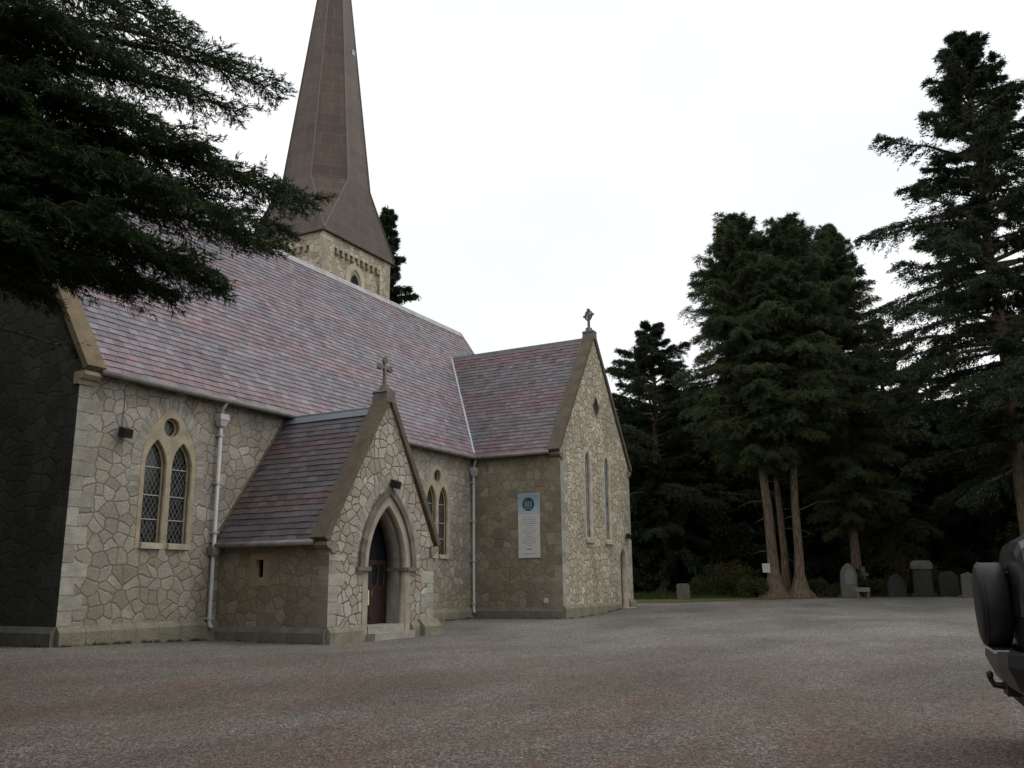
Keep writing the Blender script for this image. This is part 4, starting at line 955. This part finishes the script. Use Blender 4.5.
def small_stuff():
    rs = np.random.default_rng(80); n = 26000
    dd = 5.2+rs.random(n)**1.5*15; l = rs.uniform(-.62, .62, n)*dd
    x = CAM.x+F2.x*dd+L2.x*l; y = CAM.y+F2.y*dd+L2.y*l; ok = ~((x > -.2) & (y > -.2)) & ~((x > 4.4) & (y > -4.2) & (x < 10)); x, y = x[ok], y[ok]; n = len(x)
    z = np.array([gz(a, b) for a, b in zip(x, y)])+.004
    r = rs.uniform(.005, .013, n)*np.where(rs.random(n) < .04, 1.7, 1); a = rs.uniform(0, 6.28, n); el = rs.uniform(.6, 1.0, n)
    c, s_ = np.cos(a)*r, np.sin(a)*r; V = np.zeros((n, 6, 3)); B_ = np.stack([x, y, z], 1)
    for k, (i, j, h) in enumerate(((1, 0, .35), (0, 1, .3), (-1, 0, .4), (0, -1, .3), (0.1, 0.1, .9), (0, 0, -.4))):
        V[:, k, 0] = i*c-j*s_*el; V[:, k, 1] = i*s_+j*c*el; V[:, k, 2] = h*r
    V = (V+B_[:, None, :]).reshape(-1, 3); F = np.array([(0, 1, 4), (1, 2, 4), (2, 3, 4), (3, 0, 4)]); F = (np.arange(n)[:, None, None]*6+F[None]).reshape(-1, 3)
    me = bpy.data.meshes.new('loose_pebbles'); me.from_pydata(V.tolist(), [], F.tolist()); t = NT('pebble'); rv = t.n('NewGeometry').outputs['Random Per Island']
    t.set(t.ramp(rv, [(0, (.06, .052, .044)), (.4, (.13, .118, .10)), (.75, (.20, .185, .16)), (.9, (.15, .09, .06)), (1, (.36, .34, .31))]), .85, .25)
    tag(link('loose_pebbles', me, t.m, uv=False), 'loose pebbles scattered over the near gravel', 'gravel', kind='stuff')
    # weeds and moss along the foot of the walls
    segs = [((.0, -.16), (4.5, -.16), 260), ((4.6, -.2), (4.6, -3.9), 60), ((10.2, -.16), (18.4, -.16), 260), ((18.45, -.3), (18.45, -4.2), 120), ((18.7, -4.25), (24.5, -4.25), 160), ((-.16, 0), (-.16, 7), 120)]
    Ps, Ds = [], []
    for p, q, m in segs:
        u = rs.random(m)**1.0; cl = np.sin(u*37+p[0])*.5+.5; 
        for k in range(m):
            if rs.random() > cl[k]: continue
            bx, by = p[0]+(q[0]-p[0])*u[k]+rs.normal(0, .03), p[1]+(q[1]-p[1])*u[k]-abs(rs.normal(0, .05)); m2 = rs.integers(4, 12)
            Ps.append(np.array([bx, by, gz(bx, by)])+rs.normal(0, .02, (m2, 3))*[1, 1, .2]); Ds.append(unit(rs.normal(0, .6, (m2, 3))+[0, 0, 1.0]))
    P = np.concatenate(Ps); D = np.concatenate(Ds); n = len(P)
    tag(leafmesh('wall_foot_weeds', P, D, rs.uniform(.03, .10, n), rs.uniform(.008, .02, n), M['shrub'], None, rs), 'small weeds and moss tufts along the foot of the church walls', 'weeds', kind='stuff')
small_stuff()

# ---------------------------------------------------------------- graves
M['grave'] = mat_dressed('grave_stone', (.12, .12, .10), .2, (.3, .3, .26), .5); M['grave_dk'] = mat_dressed('dark_grave_stone', (.045, .048, .042), .2, (.10, .10, .09), .4); M['grave_wh'] = mat_dressed('pale_grave_stone', (.17, .17, .16), .1)
def headstone(px_, d, outline, thick, mat, label, base=True, rz=.25, inset=None):
    t = empty('headstone', ground_at(px_, d), YAW-math.pi/2+rz, label, 'gravestone', 'headstones along the far edge of the gravel')
    t.rotation_euler.x = R(random.Random(px_).uniform(-3, 3)); t.rotation_euler.y = R(random.Random(px_+1).uniform(-3.5, 3.5))
    MB().prism(outline, (0, 0, 0), X_, Z_, Y_, -thick/2, thick/2).build('slab', mat, t)
    if base: wd = max(abs(p[0]) for p in outline)+.1; MB().box((-wd, -thick/2-.1, -.2), (wd, thick/2+.1, .14)).build('base', mat, t)
    if inset: MB().prism(inset, (0, 0, 0), X_, Z_, Y_, -thick/2-.015, -thick/2+.005).build('tablet', M['grave_wh'] if mat is M['grave'] else M['grave'], t)
    return t
headstone(850, 53, arch(0, .46, -.2, 1.15, 1.85), .2, M['grave'], 'tall arched grey headstone, first right of the fir clump', inset=arch(0, .3, .75, 1.15, 1.6))
headstone(897.5, 54, arch(0, .50, -.2, .55, 1.25), .16, M['grave_dk'], 'dark pointed headstone between the white stone and the pillar monument')
headstone(951, 55, arch(0, .50, -.2, .95, 1.35), .18, M['grave_dk'], 'dark rounded headstone right of the pillar monument', rz=-.2)
headstone(968.5, 53, [(-.32, -.2), (.32, -.2), (.32, 1.2), (.1, 1.32), (-.32, 1.2)], .14, M['grave'], 'pale square-topped headstone just left of the spare wheel')
headstone(684, 50, [(-.34, -.2), (.34, -.2), (.34, .80), (.22, .88), (-.22, .88), (-.34, .80)], .2, M['grave'], 'small squat headstone alone between the transept and the firs', base=False)
t = empty('pillar_monument', ground_at(925, 54), YAW-math.pi/2+.4, 'square stone pillar grave with a rounded moulded cap', 'monument')
MB().box((-.46, -.44, -.2), (.46, .44, .22)).build('base', M['grave_dk'], t)
MB().hexa([(-.36, -.34, .22), (.36, -.34, .22), (.36, .34, .22), (-.36, .34, .22), (-.33, -.31, 1.50), (.33, -.31, 1.50), (.33, .31, 1.50), (-.33, .31, 1.50)]).build('shaft', M['grave_dk'], t)
mb = MB(); mb.prism([(-.40, 1.50), (.40, 1.50), (.42, 1.66), (.40, 1.78), (.30, 1.88), (.16, 1.95), (-.16, 1.95), (-.30, 1.88), (-.40, 1.78), (-.42, 1.66)], (0, 0, 0), X_, Z_, Y_, -.38, .38); mb.build('cap', M['grave'], t)
t = empty('low_tomb', ground_at(862.5, 51.5), YAW-math.pi/2+.1, 'low white stone slab on short legs beside the arched headstone', 'tomb')
MB().box((-.36, -.2, .36), (.36, .2, .58)).build('slab', M['grave_wh'], t)
for x in (-.28, .28): MB().box((x-.06, -.15, -.2), (x+.06, .15, .36)).build('leg', M['grave'], t)
t = empty('grave_cross', ground_at(866, 56), YAW-math.pi/2+.5, 'weathered leaning cross rising behind the low white stone', 'gravestone')
MB().box((-.3, -.2, -.2), (.3, .2, .45)).build('base', M['grave'], t)
MB().prism([(-.09, .45), (.09, .45), (.08, 1.15), (.34, 1.18), (.33, 1.33), (.07, 1.32), (.06, 1.7), (-.08, 1.7), (-.08, 1.32), (-.34, 1.3), (-.33, 1.15), (-.08, 1.15)], (0, 0, 0), X_, Z_, Y_, -.07, .07).build('cross', M['grave'], t)
q = ground_at(768.5, 52.2); zz = at(768.5, 568, 52.2).z
tag(MB().prism([(-.20, -.24), (.22, -.25), (.21, .26), (-.21, .25)], (q.x, q.y, zz), Vector((math.sin(YAW), -math.cos(YAW), 0)), Z_, Vector((math.cos(YAW), math.sin(YAW), 0)), 0, .02).build('paper_notice', mat_plain('white_paper', (.42, .42, .42), .8)), 'white paper notice pinned to the leaning fir trunk', 'notice')

# ---------------------------------------------------------------- parked off-road car
M['paint'] = NT('car_paint').set((.014, .018, .018), .28, .5).m; M['paint'].node_tree.nodes['Principled BSDF'].inputs['Coat Weight'].default_value = .4
M['vinyl'] = mat_plain('cover_vinyl', (.012, .012, .013), .55, .3, 0, .2, 5, .2); M['plastic'] = mat_plain('car_plastic', (.02, .02, .021), .6, .3); M['rubber'] = mat_plain('tyre_rubber', (.015, .015, .015), .85)
M['chrome'] = NT('chrome').set((.55, .56, .58), .2, .5, 1.0).m; M['tail'] = NT('tail_lamp').set((.05, .004, .003), .2, .5).m; M['silver'] = mat_plain('bumper_grey', (.02, .023, .024), .4, .5)
def car():
    rp = at(992, 604, 9.3); hd = R(-90+6); fw = Vector((math.cos(hd), math.sin(hd), 0)); gy = gz(rp.x, rp.y)+.012
    z0 = rp.z-gy; lat = .20  # spare centre height and offset
    o = Vector((rp.x, rp.y, gy)) + fw*.12; lf = Vector((-fw.y, fw.x, 0)); o = o - lf*lat
    t = empty('off_road_car', o, hd, 'dark off-road car at the right edge with a covered spare wheel on its back', 'car')
    # local: x forward from the tail, y left, z up
    def shell(sec):
        """loft cross sections (x, halfwidth, z0, z1, top halfwidth)"""
        v, f = [], []; n = None
        for x, prof in sec:
            pr = [(y, z) for y, z in prof]+[(-y, z) for y, z in reversed(prof)]; n = len(pr); v += [(x, y, z) for y, z in pr]
        for i in range(len(sec)-1):
            for j in range(n-1): f.append((i*n+j, i*n+j+1, (i+1)*n+j+1, (i+1)*n+j))
        f.append(tuple(range(n))); f.append(tuple((len(sec)-1)*n+j for j in reversed(range(n)))); return v, f
    def pr(hw, zb, zt, tw, belt=1.12): return [(hw*.96, zb), (hw, zb+.12), (hw, belt-.1), (hw*.985, belt)] + [(hw*.985+(tw-hw*.985)*.5, belt+(zt-belt)*.55), (tw, zt-.06), (tw-.09, zt), (0.0, zt+.02)]
    H = 1.82
    sec = [(0.02, pr(.80, .55, 1.66, .58)), (.06, pr(.86, .48, 1.74, .64)), (.2, pr(.90, .44, H, .69)), (.9, pr(.91, .42, H+.02, .71)), (2.0, pr(.91, .42, H+.02, .71)), (2.9, pr(.91, .42, H-.03, .69)),
           (3.12, pr(.91, .42, 1.62, .74)), (3.42, pr(.90, .42, 1.20, .82)), (3.6, pr(.90, .42, 1.15, .84)), (4.3, pr(.88, .44, 1.09, .78, 1.02)), (4.45, pr(.82, .5, .98, .7, .92))]
    v, f = shell(sec); b = MB().add(v, f).build('body', M['paint'], t, smooth=False)
    for s in (-1, 1):
        for x0, x1 in ((.30, .98), (1.06, 1.92), (2.0, 2.82)):
            MB().add([(x0, s*.895, 1.16), (x1, s*.895, 1.16), (x1-(.0 if x1 < 2.5 else .12), s*.735, 1.70), (x0+.02, s*.735, 1.70), (x0, s*.87, 1.16), (x1, s*.87, 1.16), (x1-(.0 if x1 < 2.5 else .12), s*.71, 1.70), (x0+.02, s*.71, 1.70)],
                [(0, 1, 2, 3), (7, 6, 5, 4), (0, 4, 5, 1), (1, 5, 6, 2), (2, 6, 7, 3), (3, 7, 4, 0)]).build('side_window', M['glass_plain'], t)
        MB().box((-.012, s*.74, .96), (.1, s*.845, 1.08)).build('tail_lamp', M['tail'], t)
        MB().box((.5, s*.60, H+.02), (2.6, s*.64, H+.07)).build('roof_rail', M['plastic'], t)
        MB().box((2.62, s*.93, 1.12), (2.78, s*1.10, 1.30)).build('door_mirror', M['plastic'], t)
        MB().box((4.38, s*.55, .78), (4.47, s*.80, .96)).build('headlight', M['chrome'], t)
        for xw in (.82, 3.55):
            w_ = MB().tube([(xw, s*.66, .37), (xw, s*.70, .37), (xw, s*.88, .37), (xw, s*.92, .37)], [.33, .37, .37, .34], 28); wo = w_.build('wheel', M['rubber'], t)
            MB().tube([(xw, s*.80, .37), (xw, s*.926, .37)], [.22, .20], 20).build('rim', M['silver'], wo)
            mb = MB(); n = 14; i_ = [(xw+.40*math.cos(math.pi*k/n), .37+.40*math.sin(math.pi*k/n)) for k in range(n+1)]; o_ = [(xw+.47*math.cos(math.pi*k/n), .37+.47*math.sin(math.pi*k/n)) for k in range(n+1)]
            ring(mb, i_, o_, (0, 0, 0), X_, Y_*s, .86, .945); mb.build('wheel_arch', M['plastic'], t)
    MB().add([(-.0, -.62, 1.14), (-.0, .62, 1.14), (.035, .52, 1.60), (.035, -.52, 1.60), (.03, -.62, 1.14), (.03, .62, 1.14), (.065, .52, 1.60), (.065, -.52, 1.60)], [(0, 1, 2, 3), (7, 6, 5, 4), (0, 4, 5, 1), (1, 5, 6, 2), (2, 6, 7, 3), (3, 7, 4, 0)]).build('rear_window', M['glass_plain'], t)
    MB().hexa([(3.05, -.70, 1.19), (3.45, -.72, 1.18), (3.45, .72, 1.18), (3.05, .70, 1.19), (2.93, -.62, 1.72), (2.96, -.62, 1.74), (2.96, .62, 1.74), (2.93, .62, 1.72)]).build('windscreen', M['glass_plain'], t)
    # rear bumper, rounded ends, bright top strip, tow bar
    mb = MB(); pts = [(.25, -.93), (-.04, -.91), (-.16, -.78), (-.20, -.5), (-.20, .5), (-.16, .78), (-.04, .91), (.25, .93)]
    sweep(mb, [(x, y) for x, y in pts], [(-.16, .46), (-.02, .46), (.03, .52), (.03, .64), (-.02, .70), (-.16, .70)]) if False else None
    n = len(pts); pf = [(.0, .52), (.55, .58), (1, .76), (.92, .86), (0, .86)]
    vv = []; 
    for x, y in pts:
        for k_, z in pf: vv.append((x+(1-k_)*.16, y*(1-(1-k_)*.1), z))
    ff = []
    for i in range(n-1):
        for j in range(5): ff.append((i*5+j, (i+1)*5+j, (i+1)*5+(j+1) % 5, i*5+(j+1) % 5))
    ff += [(4, 3, 2, 1, 0), tuple((n-1)*5+j for j in range(5))]; bu = mb.add(vv, ff).build('rear_bumper', M['silver'], t)
    MB().box((-.212, -.45, .840), (-.10, .45, .866)).build('tread_strip', M['chrome'], bu)
    mb = MB(); mb.tube([(.1, .0, .56), (-.12, .0, .54), (-.20, .0, .55), (-.225, .0, .60)], [.03, .03, .025, .022], 10); mb.tube([(-.225, .0, .59), (-.225, .0, .62), (-.225, .0, .65), (-.225, .0, .665)], [.018, .028, .026, .01], 12); mb.box((-.12, -.16, .47), (.14, .16, .57)); mb.build('tow_bar', M['black'], t)
    MB().box((-.02, -.9, .40), (.3, .9, .62)).build('underbody', M['plastic'], t)
    # spare wheel with its cover
    sc = MB(); sc.tube([(.0, lat, z0), (-.03, lat, z0), (-.185, lat, z0), (-.222, lat, z0), (-.238, lat, z0), (-.242, lat, z0)], [.33, .366, .366, .352, .31, .02], 56)
    s_ = sc.build('spare_wheel_cover', M['vinyl'], t, smooth=True)
    MB().tube([(-.193, lat, z0), (-.200, lat, z0), (-.210, lat, z0)], [.369, .373, .366], 56).build('welt', M['plastic'], s_, smooth=True)
    MB().tube([(0.03, lat, z0), (-.06, lat, z0)], .12, 16).build('carrier', M['plastic'], t)
    mb = MB(); mb.tube([(-.01, .3, 1.16), (-.05, .3, 1.20), (.0, -.05, 1.50)], .012, 6); mb.build('wiper', M['black'], t)
car()
